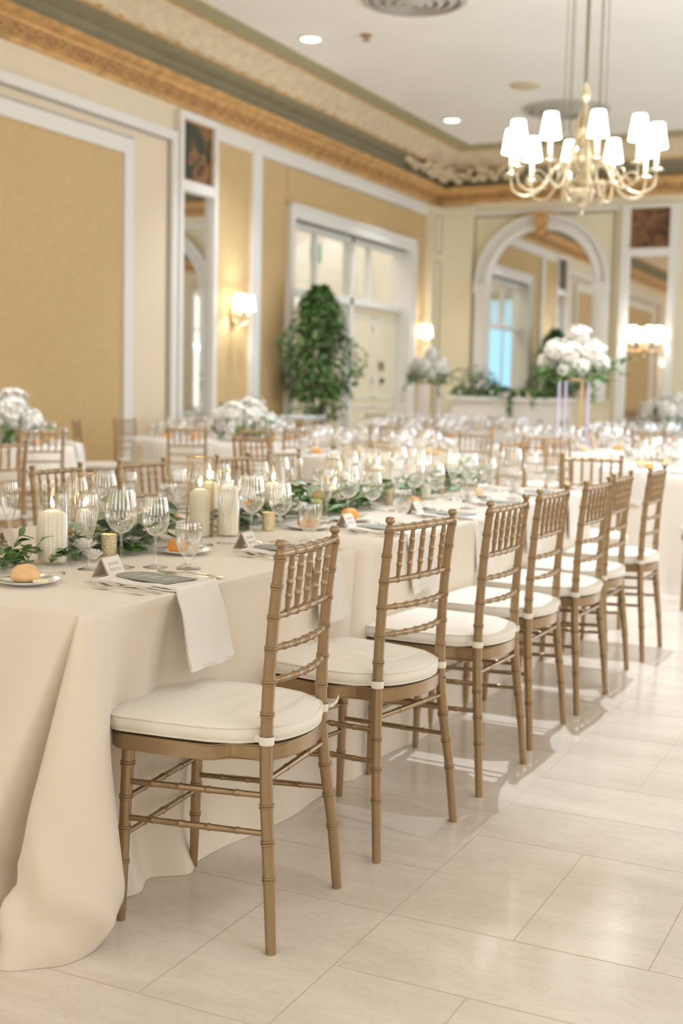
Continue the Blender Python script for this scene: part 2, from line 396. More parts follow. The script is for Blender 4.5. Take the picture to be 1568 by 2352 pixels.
# --- doorway: transom bar, mullions, a closed leaf and an opened half
def dbox(name, y0, y1, z0, z1, x0=-.22, x1=-.14, m='white', parent=None):
    b = NB(); box(b, XL+x0, XL+x1, y0, y1, z0, z1); return obj(name, b, M[m], parent or d1, False)
dbox('transom_bar', DY0, DY1, 2.60, 2.70, -.26, -.10)
dbox('transom_head', DY0, DY1, 3.56, 3.66, -.26, -.10); dbox('mullion', 16.72, 16.80, 2.70, 3.62); dbox('mullion', 17.88, 17.98, 0, 3.62, -.26, -.10); dbox('mullion', 18.62, 18.68, 2.7, 3.62)
for i, (a, b_) in enumerate(((DY0+.03, 16.72), (16.80, 17.88), (17.98, 18.62), (18.68, DY1-.02))):
    dbox('transom_pane', a, b_, 2.72, 3.58, -.185, -.178, 'smoke')
leafd = dbox('door_leaf', 17.98, 19.86, .01, 2.59, -.24, -.18, 'creamy')
b = NB()
for y0, y1 in ((18.10, 18.85), (18.98, 19.75)):
    for z0, z1 in ((.2, 1.0), (1.12, 2.45)):
        for a in ((y0, y1, z0, z0+.03), (y0, y1, z1-.03, z1), (y0, y0+.03, z0, z1), (y1-.03, y1, z0, z1)): box(b, XL-.18, XL-.165, *a)
obj('leaf_moulding', b, M['white'], leafd, False)
dbox('sign_plate', 19.15, 19.38, 1.60, 1.74, -.18, -.165, 'blackg', leafd)
b = NB(); lathe(b, [(.045, 0), (.05, .02), (.03, .05), (.0, .055)], 16); lk = obj('door_handle', b, M['black'], leafd); lk.rotation_euler = (0, PI/2, 0); lk.location = (XL-.17, 19.27, 1.42)
for z in (.5, 1.35, 2.2): dbox('hinge', 18.86, 18.90, z, z+.12, -.18, -.165, 'blackg', leafd)
# opened half swung into the hall, seen as a narrow yellowish edge
lo = dbox('opened_leaf', 17.80, 17.86, .01, 2.58, -1.15, -.28, 'creamy')
dbox('hinge', 17.78, 17.80, 1.1, 1.25, -.5, -.4, 'blackg', lo)
# hall behind the doorway
HX = -11.6
b = NB(); box(b, HX-.2, HX, 12.8, YB+.3, 0, ZC); struct('wall_hall_far', b, M['white'])
b = NB(); box(b, HX, XL-.3, 12.8, 13.0, 0, ZC); struct('wall_hall_near', b, M['white'])
b = NB(); box(b, HX, XL-.3, YB, YB+.2, 0, ZC); struct('wall_hall_end', b, M['white'])
b = NB(); box(b, -10.5, -9.3, 13.0, 13.03, .5, 3.5); w = struct('window_1', b, M['blue'])
b = NB()
for a in ((-10.58, -10.5, .4, 3.6), (-9.3, -9.22, .4, 3.6), (-10.5, -9.3, 3.5, 3.6), (-10.5, -9.3, .4, .5), (-9.92, -9.88, .5, 3.5)): box(b, a[0], a[1], 13.0, 13.06, a[2], a[3])
obj('window_frame', b, M['white'], w, False)
for sx, nm in ((-10.62, 'l'), (-9.18, 'r')):
    b = NB(); P = []
    for k in range(25):
        P.append((sx-.16+.32*k/24, 13.14+.03*math.sin(k*1.6)))
    for z0, z1, c in ((.02, 3.7, 0),):
        v0 = [b.verts.new((x, y, z0)) for x, y in P]; v1 = [b.verts.new((x, y, z1)) for x, y in P]
        for k in range(24): b.faces.new((v0[k], v0[k+1], v1[k+1], v1[k]))
    o = obj('curtain', b, M['curtain'], w)
    o.modifiers.new('thick', 'SOLIDIFY').thickness = .01
b = NB(); 
for y0, y1 in ((18.3, 19.5), (20.0, 20.9)): box(b, HX, HX+.03, y0, y1, 2.5, 3.9)
w = struct('window_2', b, M['hallwin'])
b = NB()
for y0, y1 in ((18.3, 19.5), (20.0, 20.9)):
    for a in ((y0-.07, y0, 2.4, 4.0), (y1, y1+.07, 2.4, 4.0), (y0, y1, 3.9, 4.0), (y0, y1, 2.4, 2.5), ((y0+y1)/2-.02, (y0+y1)/2+.02, 2.5, 3.9)): box(b, HX, HX+.06, *a)
obj('window_frame', b, M['white'], w, False)
b = NB()
for y0, y1 in ((18.9, 19.5), (20.1, 20.5)): box(b, HX, HX+.03, y0, y1, .8, 2.2)
struct('window_3', b, M['hallwin'])
area('hall_light', (-10.2, 18.0, 5.2), (0, 0, -1), 2, 5, 90, (1, .97, .92))
# exit sign hanging behind the transom
b = NB(); box(b, XL-.6, XL-.55, 17.40, 17.74, 3.22, 3.52, bev=.008); e = obj('exit_sign', b, M['exit'], None, False)
b = NB(); tube(b, [(XL-.575, 17.57, 3.52), (XL-.575, 17.57, 3.72), (XL-.3, 17.57, 3.72)], .012, 8); obj('hanger', b, M['white'], e)
tag(e, 'small green illuminated exit sign hanging behind the doorway transom', 'sign')

# --- back wall
bm = NB(); box(bm, XL-.3, XR+.3, YB, YB+.2, 0, ZC); wb = struct('wall_back', bm, M['creamy'])
def bw(name, x0, x1, z0, z1, d, m, parent=None):
    b = NB(); box(b, x0, x1, YB-d, YB, z0, z1); return obj(name, b, M[m], parent or wb, False)
bw('frieze', XL, XR, 4.42, 4.60, .03, 'creamy'); bw('panel_moulding', XL, XR, 4.36, 4.42, .06, 'white')
def arch(cx, r_in, spring, base, nm):
    """arched casing with pilasters, plus the glass it frames"""
    b = NB(); N = 28; ro = r_in+.26
    def strip(ra, rb, y):
        A = [b.verts.new((cx+ra*math.cos(PI*k/N), y[0], spring+ra*math.sin(PI*k/N))) for k in range(N+1)]
        B = [b.verts.new((cx+rb*math.cos(PI*k/N), y[1], spring+rb*math.sin(PI*k/N))) for k in range(N+1)]
        for k in range(N): b.faces.new((A[k], A[k+1], B[k+1], B[k]))
    strip(r_in, r_in, (YB, YB-.09)); strip(r_in, r_in+.05, (YB-.09, YB-.12)); strip(r_in+.05, ro-.06, (YB-.12, YB-.06)); strip(ro-.06, ro, (YB-.14, YB-.14)); strip(ro-.06, ro-.06, (YB-.06, YB-.14)); strip(ro, ro, (YB-.14, YB))
    for s in (-1, 1):
        x0, x1 = sorted((cx+s*r_in, cx+s*ro)); box(b, x0, x1, YB-.09, YB, base, spring-.14)
        box(b, x0-.02, x1+.02, YB-.14, YB, spring-.14, spring); box(b, x0+.06, x1-.06, YB-.11, YB-.09, base+.1, spring-.25)
    o = struct(nm, b, M['white']); return o
a1 = arch(-6.50, .93, 3.15, 1.15, 'trim_2'); a2 = arch(-2.62, .93, 3.15, .6, 'trim_3'); a3 = arch(1.3, .93, 3.15, .6, 'trim_4')
def archmirror(cx, r, spring, base, label, fr_label=None):
    b = NB(); pts = [(cx-r, base), (cx+r, base)]+[(cx+r*math.cos(PI*k/32), spring+r*math.sin(PI*k/32)) for k in range(33)]
    va = [b.verts.new((x, YB-.02, z)) for x, z in pts]; vb = [b.verts.new((x, YB-.001, z)) for x, z in pts]; n = len(pts)
    b.faces.new(va); b.faces.new(vb[::-1])
    for k in range(n): b.faces.new((va[k], vb[k], vb[(k+1) % n], va[(k+1) % n]))
    return tag(obj('arched_mirror', b, M['mirror'], None, False), label, 'mirror')
archmirror(-6.50, .93, 3.15, 1.2, 'tall arched wall mirror above the flower-covered mantel')
archmirror(-2.62, .93, 3.15, .7, 'arched wall mirror cut off by the right edge of the photo')
b = NB()   # gilt keystone
pts = [(-.07, 3.98), (.07, 3.98), (.12, 4.34), (-.12, 4.34)]
va = [b.verts.new((-6.5+x*(1), YB-.2, z)) for x, z in pts]; vb = [b.verts.new((-6.5+x, YB-.1, z)) for x, z in pts]
b.faces.new(va[::-1]); b.faces.new(vb)
for k in range(4): b.faces.new((va[k], va[(k+1) % 4], vb[(k+1) % 4], vb[k]))
lathe(b, [(.0, -.05), (.05, -.03), (.06, .02), (.0, .06)], 12, (-6.5, YB-.2, 4.02)); tube(b, [(-6.78, YB-.15, 4.30), (-6.66, YB-.17, 4.34), (-6.5, YB-.2, 4.30), (-6.34, YB-.17, 4.34), (-6.22, YB-.15, 4.30)], .022, 8)
obj('keystone', b, M['goldc'], a1)
b = NB()   # rectangular moulding round the arch
for a in ((-7.76, -7.73, 1.2, 4.34), (-5.28, -5.25, 1.2, 4.34), (-7.73, -5.28, 4.31, 4.34)): box(b, a[0], a[1], YB-.015, YB, a[2], a[3])
obj('panel_line', b, M['olive'], wb, False)
# mirror and painting strips of the back wall
def bstrip(x0, x1, lab_m, lab_p, artm):
    for a in ((x0-.14, x0, 0, 4.42), (x1, x1+.12, 0, 4.42), (x0, x1, 3.58, 3.70), (x0, x1, 4.36, 4.42), (x0, x1, .0, .75)): bw('strip_moulding', *a, .09, 'white')
    b = NB(); box(b, x0, x1, YB-.02, YB-.001, .75, 3.58); tag(obj('wall_mirror', b, M['mirror'], None, False), lab_m, 'mirror')
    b = NB(); box(b, x0, x1, YB-.03, YB-.001, 3.70, 4.36); p = obj('painting', b, M[artm], None, False); tag(p, lab_p, 'painting')
    b = NB()
    for a in ((x0, x0+.025, 3.70, 4.36), (x1-.025, x1, 3.70, 4.36), (x0+.025, x1-.025, 3.70, 3.725), (x0+.025, x1-.025, 4.335, 4.36)): box(b, a[0], a[1], YB-.045, YB-.03, a[2], a[3])
    obj('frame', b, M['goldd'], p, False)
bstrip(-4.99, -4.33, 'tall narrow mirror on the back wall behind the bright cluster sconce', 'small dark brown painting above the right-hand narrow mirror', 'art2')
# left wall mirror and painting
b = NB(); box(b, XL+.001, XL+.02, 12.82, 13.52, .20, 3.60); tag(obj('wall_mirror', b, M['mirror'], None, False), 'tall narrow grey mirror on the left wall beside the big fabric panel', 'mirror')
b = NB(); box(b, XL+.001, XL+.03, 12.82, 13.52, 3.72, 4.44); p = tag(obj('painting', b, M['art1'], None, False), 'small dark painting of a draped figure on the left wall', 'painting')
b = NB()
for a in ((12.82, 12.85, 3.72, 4.44), (13.49, 13.52, 3.72, 4.44), (12.85, 13.49, 3.72, 3.745), (12.85, 13.49, 4.41, 4.44)): box(b, XL+.03, XL+.045, *a)
obj('frame', b, M['goldd'], p, False)
# mantel shelf below the arched mirror
t = thing('mantelpiece', 'beige mantelpiece under the arched mirror carrying flowers and candles', 'mantelpiece', (-6.9, YB-.2, 0))
b = NB(); box(b, -1.15, 1.10, -.18, .2, 1.12, 1.19, bev=.012); obj('shelf', b, M['white'], t, False)
b = NB(); box(b, -1.08, 1.02, -.12, .2, 0, 1.12); obj('surround', b, M['clothw'], t, False)

# --- right wall with tall windows, entrance wall behind the camera
bm = NB(); box(bm, XR, XR+.3, YF-.3, YB+.3, 0, ZC); wr = struct('wall_right', bm, M['cream'])
bm = NB(); box(bm, XL-.3, XR+.3, YF-.3, YF, 0, ZC); wf = struct('wall_front', bm, M['cream'])
def wframe(o, f):
    b = NB()
    for a in ((-.98, -.86, .55, 4.1), (.86, .98, .55, 4.1), (-.86, .86, 3.95, 4.1), (-.86, .86, .55, .7), (-.03, .03, .7, 3.95), (-.86, .86, 2.9, 2.96)): f(b, *a)
    obj('window_frame', b, M['white'], o, False)
for i, wy in enumerate(WIN_Y):
    b = NB(); box(b, XR-.03, XR, wy-.86, wy+.86, .7, 3.95); o = struct('window_%d' % (4+i), b, M['sheer'])
    wframe(o, lambda b, p0, p1, z0, z1: box(b, XR-.08, XR, wy+p0, wy+p1, z0, z1))
for i, wx in enumerate((-6.5, -2.7, 1.0)):
    b = NB(); box(b, wx-.86, wx+.86, YF, YF+.03, .7, 3.95); o = struct('window_%d' % (10+i), b, M['sheer'])
    wframe(o, lambda b, p0, p1, z0, z1: box(b, wx+p0, wx+p1, YF, YF+.08, z0, z1))

# --- cornice and cove round the whole room: (inset, height, material of the band above)
PR = [(.012, 4.56, 0), (.05, 4.565, 0), (.06, 4.60, 0), (.10, 4.615, 1), (.13, 4.72, 0), (.16, 4.725, 0), (.17, 4.76, 0), (.25, 4.78, 0), (.285, 4.80, 0), (.28, 4.83, 0), (.14, 4.84, 2), (.14, 4.90, 2), (.20, 4.99, 2), (.35, 5.06, 2), (.39, 5.075, 0), (.43, 5.10, 0), (.44, 5.115, 3), (.56, 5.23, 3), (.70, 5.335, 0), (.725, 5.35, 0), (.74, 5.345, 4), (.92, 5.375, 4), (.95, 5.385, 4), (.96, 5.401, 4)]
bm = NB(); loops = []
for d, z, _ in PR: loops.append([bm.verts.new(v) for v in ((XL+d, YF+d, z), (XL+d, YB-d, z), (XR-d, YB-d, z), (XR-d, YF+d, z))])
for i in range(len(PR)-1):
    for k in range(4): bm.faces.new((loops[i][k], loops[i][(k+1) % 4], loops[i+1][(k+1) % 4], loops[i+1][k])).material_index = PR[i][2]
cor = struct('trim_5', bm, None, None, False, [M['goldc'], M['goldd'], M['sage'], M['stencil'], M['olive']])
# running scroll on the gilt band
bm = NB()
def scroll(fn, L, per=.30):
    n = int(L/per)
    for k in range(n):
        s0 = k*per; P = []
        for q in range(13):
            a = -PI*.9+q/12*PI*1.9; r = .05-.028*q/12
            P.append(fn(s0+per*.5+r*1.5*math.cos(a), 4.672+r*math.sin(a)))
        tube(bm, P, .011, 6)
        tube(bm, [fn(s0+per*.9, 4.715), fn(s0+per*1.02, 4.69), fn(s0+per*1.15, 4.64), fn(s0+per*1.3, 4.63)], .009, 6)
scroll(lambda s, z: (XL+.125, 8.8+s, z), 12.2); scroll(lambda s, z: (XL+.1+s, YB-.125, z), 6.5)
obj('scroll_relief', bm, M['goldc'], cor)
bm = NB()
for k in range(34): box(bm, XL+.405, XL+.44, 8.6+k*.36, 8.6+k*.36+.25, 5.085, 5.112)
for k in range(20): box(bm, XL+.5+k*.36, XL+.75+k*.36, YB-.44, YB-.405, 5.085, 5.112)
obj('bead_row', bm, M['stencil'], cor, False)
# plaster garland in the corner of the cove
bm = NB(); rr = random.Random(5)
for k in range(150):
    t = rr.random(); s = rr.gauss(0, .55); d = .30+.30*t*rr.random(); z = 4.86+.33*(d-.14)+rr.random()*.10
    c = (XL+d, YB-d-abs(s)*1.5, z) if s < 0 else (XL+d+s*1.3, YB-d, z)
    r = .035+.05*rr.random()
    m4 = Matrix.Translation(c) @ Matrix.Diagonal((r, r, r*.8, 1)); bmesh.ops.create_icosphere(bm, subdivisions=1, radius=1, matrix=m4)
obj('plaster_garland', bm, M['stencil'], cor)

# --- ceiling fittings
def ring_vent(loc, R_, lab):
    b = NB(); t = thing('ceiling_vent', lab, 'vent', loc)
    for i, r in enumerate((1, .78, .56, .36, .2)):
        lathe(b, [(R_*r, 0), (R_*r, -.03-.01*i), (R_*(r-.11), -.045-.01*i), (R_*(r-.11), -.02)], 40, capb=False)
    obj('diffuser_ring', b, M['vent'], t); b = NB(); lathe(b, [(R_*.98, -.004), (.001, -.006)], 40); obj('duct_opening', b, M['vent'], t)
ring_vent((-5.39, 12.60, ZC), .56, 'round ceiling air diffuser at the top edge of the photo')
ring_vent((-5.31, 18.15, ZC), .62, 'round ceiling air diffuser half hidden behind the chandelier')
for (x, y), lab in zip(SPOTS, ('added unseen ceiling lamp brightening the near aisle', 'recessed ceiling lamp above the head of the long table', 'recessed ceiling lamp above the round table with the tall stand', 'recessed ceiling lamp above the aisle', 'large bright recessed ceiling lamp nearest the camera', 'smaller bright recessed ceiling lamp near the far corner', 'recessed ceiling lamp above the left tables')):
    t = thing('recessed_lamp', lab, 'ceiling lamp', (x, y, ZC))
    b = NB(); lathe(b, [(.15, 0), (.155, -.012), (.12, -.018), (.115, -.004)], 28, capb=False); obj('rim', b, M['white'], t)
    b = NB(); lathe(b, [(.118, -.004), (.0, -.006)], 28); obj('lens', b, M['lens'], t)
t = thing('sprinkler', 'small brass fire sprinkler head on the ceiling', 'sprinkler', (-6.44, 13.65, ZC))
b = NB(); lathe(b, [(.07, 0), (.07, -.012), (.015, -.02), (.015, -.05), (.05, -.06), (.05, -.066), (0, -.07)], 16); obj('head', b, M['goldd'], t)
b = NB(); lathe(b, [(.20, 0), (.20, -.015), (.17, -.03), (0, -.032)], 28, (0, 0, 0)); o = obj('ceiling_speaker', b, M['stencil']); o.location = (-5.44, 16.59, ZC)
tag(o, 'flat round beige speaker cover on the ceiling', 'speaker')

# ================================================================== TABLECLOTHS
NEAR_X, FAR_X = -1.64, -2.84
def draped(ctrls, ztop, belly_z, parent=None, sub=10, rows=26, name='tablecloth', fl=True):
    """closed cloth: ctrls = (top xy, belly xy, floor xy, exponent) going round the table"""
    P = [(*a, *b, *c, e) for a, b, c, e in ctrls]; R = crom(P, sub, True); n = len(R); bm = NB(); rings = []
    cx = sum(r[0] for r in R)/n; cy = sum(r[1] for r in R)/n
    for k in (0, .35, .7, .97): rings.append([bm.verts.new((cx+(r[0]-cx)*k, cy+(r[1]-cy)*k, ztop)) if k else None for r in R])
    rings[0] = None
    rings = rings[1:]
    f = [(1, -.0), (1, -.002)]
    def ring(fn): rings.append([bm.verts.new(fn(r)) for r in R])
    ring(lambda r: (cx+(r[0]-cx)*.995, cy+(r[1]-cy)*.997, ztop-.0005)); ring(lambda r: (r[0], r[1], ztop-.004))
    for i in range(1, rows+1):
        w = i/rows; z = ztop-.004-(ztop-.004-belly_z)*w
        ring(lambda r: (r[0]+(r[2]-r[0])*w**r[6], r[1]+(r[3]-r[1])*w**r[6], z))
    for i in range(1, 8):
        w = i/7; z = belly_z*(1-w)+.0008*w; k = 1-math.cos(w*PI/2)
        ring(lambda r: (r[2]+(r[4]-r[2])*k, r[3]+(r[5]-r[3])*k, z))
    for a, b in zip(rings, rings[1:]):
        for k in range(n): bm.faces.new((a[k], a[(k+1) % n], b[(k+1) % n], b[k]))
    bm.faces.new(rings[0])
    return bm
def side(x0, y0, x1, y1, n, out, amp, ph=0, flo=.01, ex=.7):
    """controls along a straight side with gentle vertical folds"""
    L = math.hypot(x1-x0, y1-y0); nx, ny = (y1-y0)/L, -(x1-x0)/L; o = []
    for k in range(n):
        t = (k+.5)/n; a = amp*math.sin(ph+k*2.1)+amp*.5*math.sin(ph*2+k*4.7); x, y = x0+(x1-x0)*t, y0+(y1-y0)*t
        o.append(((x, y), (x+nx*(out+a), y+ny*(out+a)), (x+nx*(out+a*1.3+flo), y+ny*(out+a*1.3+flo)), ex))
    return o
# first cloth: its near corner flares out and puddles on the floor
c1 = []   # going round clockwise from the seam
X, Y, Z = NEAR_X, 2.12, .75
c1 += [((X, 3.51), (-1.67, 3.51), (-1.67, 3.51), .7), ((X, 3.47), (-1.668, 3.47), (-1.665, 3.47), .7), ((X, 3.3), (-1.68, 3.3), (-1.665, 3.3), .6), ((X, 3.12), (-1.665, 3.12), (-1.655, 3.12), .6), ((X, 2.95), (-1.69, 2.95), (-1.675, 2.95), .6),
       ((X, 2.80), (-1.73, 2.82), (-1.70, 2.82), .6), ((X, 2.68), (-1.75, 2.715), (-1.705, 2.70), .6), ((X, 2.60), (-1.73, 2.64), (-1.68, 2.61), .6), ((X, 2.53), (-1.80, 2.56), (-1.75, 2.54), .6), ((X, 2.45), (-1.765, 2.47), (-1.72, 2.45), .6),
       ((X, 2.36), (-1.80, 2.37), (-1.76, 2.36), .8), ((X, 2.28), (-1.745, 2.30), (-1.74, 2.29), .9),
       ((X, 2.21), (-1.66, 2.265), (-1.69, 2.27), 1.05), ((X+.001, 2.16), (-1.60, 2.225), (-1.66, 2.22), 1.0), ((X+.002, 2.135), (-1.565, 2.15), (-1.625, 2.16), .95), ((X+.001, 2.122), (-1.60, 2.065), (-1.63, 2.07), .95),
       ((X-.004, 2.118), (-1.67, 2.02), (-1.69, 2.00), .95), ((X-.008, 2.119), (-1.745, 2.02), (-1.75, 1.985), 1.0), ((X-.010, 2.122), (-1.785, 2.06), (-1.79, 2.01), 1.0), ((X-.012, 2.125), (-1.785, 2.15), (-1.80, 2.10), 1.0), ((X-.016, 2.123), (-1.825, 2.13), (-1.84, 2.06), 1.0),
       ((X-.03, 2.12), (-1.86, 2.00), (-1.87, 1.93), 1.0), ((X-.09, 2.12), (-1.93, 1.985), (-1.94, 1.91), 1.0), ((X-.17, 2.12), (-2.0, 2.06), (-2.0, 2.0), 1.0), ((X-.25, 2.12), (-2.05, 1.99), (-2.06, 1.93), 1.0)]
c1 += side(-2.0, Y, -2.78, Y, 5, -.08, .03, 1, .04, .9)[::1]
c1 = [c if not (c[0][1] == Y and c[0][0] < -1.99) else ((c[0][0], Y), (c[1][0], Y-.09), (c[2][0], Y-.13), .9) for c in c1]
c1 += [((FAR_X, Y), (FAR_X-.10, Y-.08), (FAR_X-.12, Y-.1), 1.0), ((FAR_X, 2.3), (FAR_X-.03, 2.3), (FAR_X-.03, 2.3), .9), ((FAR_X, 2.9), (FAR_X-.04, 2.9), (FAR_X-.04, 2.9), .8), ((FAR_X, 3.51), (FAR_X-.02, 3.51), (FAR_X-.02, 3.51), .8), ((FAR_X+.03, 3.515), (FAR_X+.03, 3.515), (FAR_X+.03, 3.515), .8)]
c1 += [((x, 3.515),)*3+(.8,) for x in (-2.7, -2.5, -2.3, -2.1, -1.9, -1.78, -1.70, -1.665)]
bm = draped(c1, Z, .13)
for v in bm.verts:      # slumped pockets where the spare cloth settles on the floor
    x, y, z = v.co
    if y < 2.2 and z < .4:
        v.co.y += .035*math.exp(-((x+1.80)/.07)**2-((z-.16)/.022)**2)+.012*math.sin(x*31+z*20)*math.exp(-((z-.09)/.07)**2)
        v.co.y += .010*math.sin((x+z*.35)*48)*min(1, (.4-z)*4)*math.exp(-((x+1.75)/.16)**2)
        v.co.x -= .010*math.sin(y*40+z*25)*math.exp(-((z-.10)/.06)**2)
tag(obj('tablecloth', bm, M['cloth'], None, 2), 'champagne satin tablecloth of the long table, nearest section puddling on the floor', 'tablecloth')
def boxcloth(y0, y1, lab, z=.75, ph=0):
    c = []
    n = max(5, int((y1-y0)/.15)); 
    for k in range(n+1):
        t = 1-k/n; y = y0+(y1-y0)*t; a = .012*math.sin(ph+k*1.9)+.006*math.sin(k*4.1+ph)
        e = .02 if k in (0, n) else 0
        c.append(((NEAR_X, y), (NEAR_X-.018+a-e, y), (NEAR_X-.014+a*1.4-e, y), .7))
    for k in range(1, 6): x = NEAR_X+(FAR_X-NEAR_X)*k/6; c.append(((x, y0), (x, y0), (x, y0), .8))
    for k in range(n+1):
        t = k/n; y = y0+(y1-y0)*t; a = .015*math.sin(ph+k*1.7+1)
        c.append(((FAR_X, y), (FAR_X-.02-a, y), (FAR_X-.02-a, y), .7))
    for k in range(1, 6): x = FAR_X+(NEAR_X-FAR_X)*k/6; c.append(((x, y1), (x, y1+.01), (x, y1+.01), .8))
    return tag(obj('tablecloth', draped(c, z, .10, sub=6), M['cloth'], None, 2), lab, 'tablecloth')
boxcloth(3.485, 4.59, 'champagne tablecloth of the long table, middle section between two seams', .7515, 1.3)
boxcloth(4.575, 6.36, 'champagne tablecloth of the long table, far section under the last chairs', .75, 2.9)

# ================================================================== CHIAVARI CHAIR
def rear_path(s): return [(0, .201*s, 0), (.012, .191*s, .16), (.028, .174*s, .32), (.036, .163*s, .44), (.035, .159*s, .58), (.026, .158*s, .74), (.010, .161*s, .884)]
def back_pt(z):   # x of the back plane at height z, and half width
    P = rear_path(1)
    for a, b in zip(P, P[1:]):
        if z <= b[2]: t = (z-a[2])/(b[2]-a[2]); return a[0]+(b[0]-a[0])*t, a[1]+(b[1]-a[1])*t
    return P[-1][0], P[-1][1]
def outline(off=0, n=8, back=-.005):
    """seat outline, anticlockwise: wide straight front, waisted towards the posts, bowed back"""
    pts = []
    F, Wd = .425+off, .205+off
    def corner(cx, cy, r, a0, a1): 
        for k in range(n+1): a = a0+(a1-a0)*k/n; pts.append((cx+r*math.cos(a), cy+r*math.sin(a)))
    corner(F-.05, Wd-.05, .05, 0, PI/2)
    pts.extend([(.25, Wd), (.165, Wd), (.148, Wd-.006), (.138, Wd-.022), (.124, Wd-.038), (.10, Wd-.043), (.035, Wd-.05)])
    bx = back-off
    for k in range(1, 12):
        t = k/12; pts.append((.035-(.035-bx)*math.sin(PI*t)**.7, (Wd-.05)*(1-2*t)))
    pts.extend([(.035, -Wd+.05), (.10, -Wd+.043), (.124, -Wd+.038), (.138, -Wd+.022), (.148, -Wd+.006), (.165, -Wd), (.25, -Wd)])
    corner(F-.05, -Wd+.05, .05, -PI/2, 0)
    return pts
def cush_outline(off=0, n=8):
    pts = []; F, Wd = .432+off, .205+off
    def corner(cx, cy, r, a0, a1):
        for k in range(n+1): a = a0+(a1-a0)*k/n; pts.append((cx+r*math.cos(a), cy+r*math.sin(a)))
    corner(F-.052, Wd-.052, .052, 0, PI/2)
    pts.extend([(.25, Wd+.0), (.16, Wd-.005), (.10, Wd-.022), (.06, Wd-.05)])
    for k in range(1, 14):
        t = k/14; pts.append((.045-(.055+off)*math.sin(PI*t)**.6, (Wd-.062)*(1-2*t)))
    pts.extend([(.06, -Wd+.05), (.10, -Wd+.022), (.16, -Wd+.005), (.25, -Wd)])
    corner(F-.052, -Wd+.052, .052, -PI/2, 0)
    return pts
def chair_bms():
    o = []
    for s in (-1, 1):
        b = NB(); bamboo(b, rear_path(s), [(0, .0118), (.1, .0125), (.4, .0148), (.6, .0145), (1, .0120)], [.185, .275, .365, .595, .675, .76, .84, .918, .99], 16)
        x, w = back_pt(.884)
        lathe(b, [(.012, 0), (.0125, .003), (.0095, .008), (.0072, .013), (.0085, .015), (.0118, .018), (.0128, .023), (.0118, .029), (.0085, .032), (0, .033)], 16, (x, w*s, .883), capb=False)
        o.append(('back_post', b, 'gold', None))
        b = NB(); bamboo(b, [(.392, .180*s, 0), (.386, .178*s, .2), (.378, .174*s, .418)], [(0, .0100), (.3, .0125), (1, .0155)], [.34, .53, .71, .90], 16); o.append(('leg', b, 'gold', None))
    def rail(name, z, bow, r, rings):
        x, w = back_pt(z); w -= .006; b = NB()
        bamboo(b, [(x, -w, z), (x-bow*.75, -w*.5, z+.0), (x-bow, 0, z), (x-bow*.75, w*.5, z), (x, w, z)], [(0, r*.9), (.5, r*1.05), (1, r*.9)], rings, 12, .0018, .004, 0); o.append((name, b, 'gold', None))
    rail('crest_rail', .884, .006, .0100, [k/6 for k in range(1, 6)]); rail('back_rail', .744, .008, .0085, [k/6 for k in range(1, 6)])
    rail('back_rail', .672, .022, .0080, [k/7 for k in range(1, 7)]); rail('back_rail', .598, .026, .0080, [k/7 for k in range(1, 7)])
    for k in range(5):
        f = (k+1)/6*2-1; b = NB(); xa, wa = back_pt(.748); xb, wb_ = back_pt(.880)
        bamboo(b, [(xa-.008, wa*f, .746), (xb-.006, wb_*f, .884)], [(0, .0048), (.22, .0068), (.5, .0074), (.78, .0068), (1, .0048)], [.27, .5, .73], 10, .0014, .0045, 0); o.append(('spindle', b, 'gold', None))
    def stick(p, q, n, r=.0072):
        b = NB(); bamboo(b, [p, q], [(0, r*.92), (.5, r*1.08), (1, r*.92)], [k/n for k in range(1, n)], 10, .0013, .0045, 0); o.append(('stretcher', b, 'gold', None))
    for s in (-1, 1):
        for za, zb in ((.333, .345), (.247, .262)):
            x, w = back_pt(zb); stick((.384, .176*s, za), (x, w*s, zb), 5)
    for z in (.292, .207): stick((.385, -.178, z), (.385, .178, z), 4)
    x, w = back_pt(.378); stick((x, -w, .378), (x, w, .378), 3)
    b = NB(); prism(b, outline(), .416, .452); bmesh.ops.bevel(b, geom=[e for e in b.edges if abs(e.verts[0].co.z-e.verts[1].co.z) < 1e-6], offset=.004, segments=2, affect='EDGES'); o.append(('seat_frame', b, 'gold', None))
    # cushion with piping; straps hold it to the posts
    b = NB(); rg = []
    for off, z in ((-.03, .4525), (-.010, .4545), (.000, .462), (.004, .474), (.002, .486), (-.001, .492)): rg.append([b.verts.new((x, y, z)) for x, y in cush_outline(off)])
    base = cush_outline(0); cx, cy = .22, 0
    for k, z in ((.97, .4945), (.85, .499), (.6, .5035), (.3, .5055)): rg.append([b.verts.new((cx+(x-cx)*k, cy+(y-cy)*k, z)) for x, y in base])
    n = len(base)
    for p, q in zip(rg, rg[1:]):
        for k in range(n): b.faces.new((p[k], p[(k+1) % n], q[(k+1) % n], q[k]))
    b.faces.new(rg[0][::-1]); b.faces.new(rg[-1])
    for z, of in ((.492, .001), (.460, -.001)):
        P = [(x, y, z) for x, y in cush_outline(of)]; P.append(P[0]); tube(b, P, .0022, 6)
    o.append(('seat_cushion', b, 'cush', None))
    for s in (-1, 1):
        x, w = back_pt(.468); b = NB(); lathe(b, [(.0165, 0), (.0172, .002), (.0172, .017), (.0165, .019)], 16, (x, w*s, .458), capb=False)
        box(b, x-.004, x+.03, w*s-.003*s-.002, w*s-.003*s+.002, .460, .476)
        o.append(('strap', b, 'cush', 'seat_cushion'))
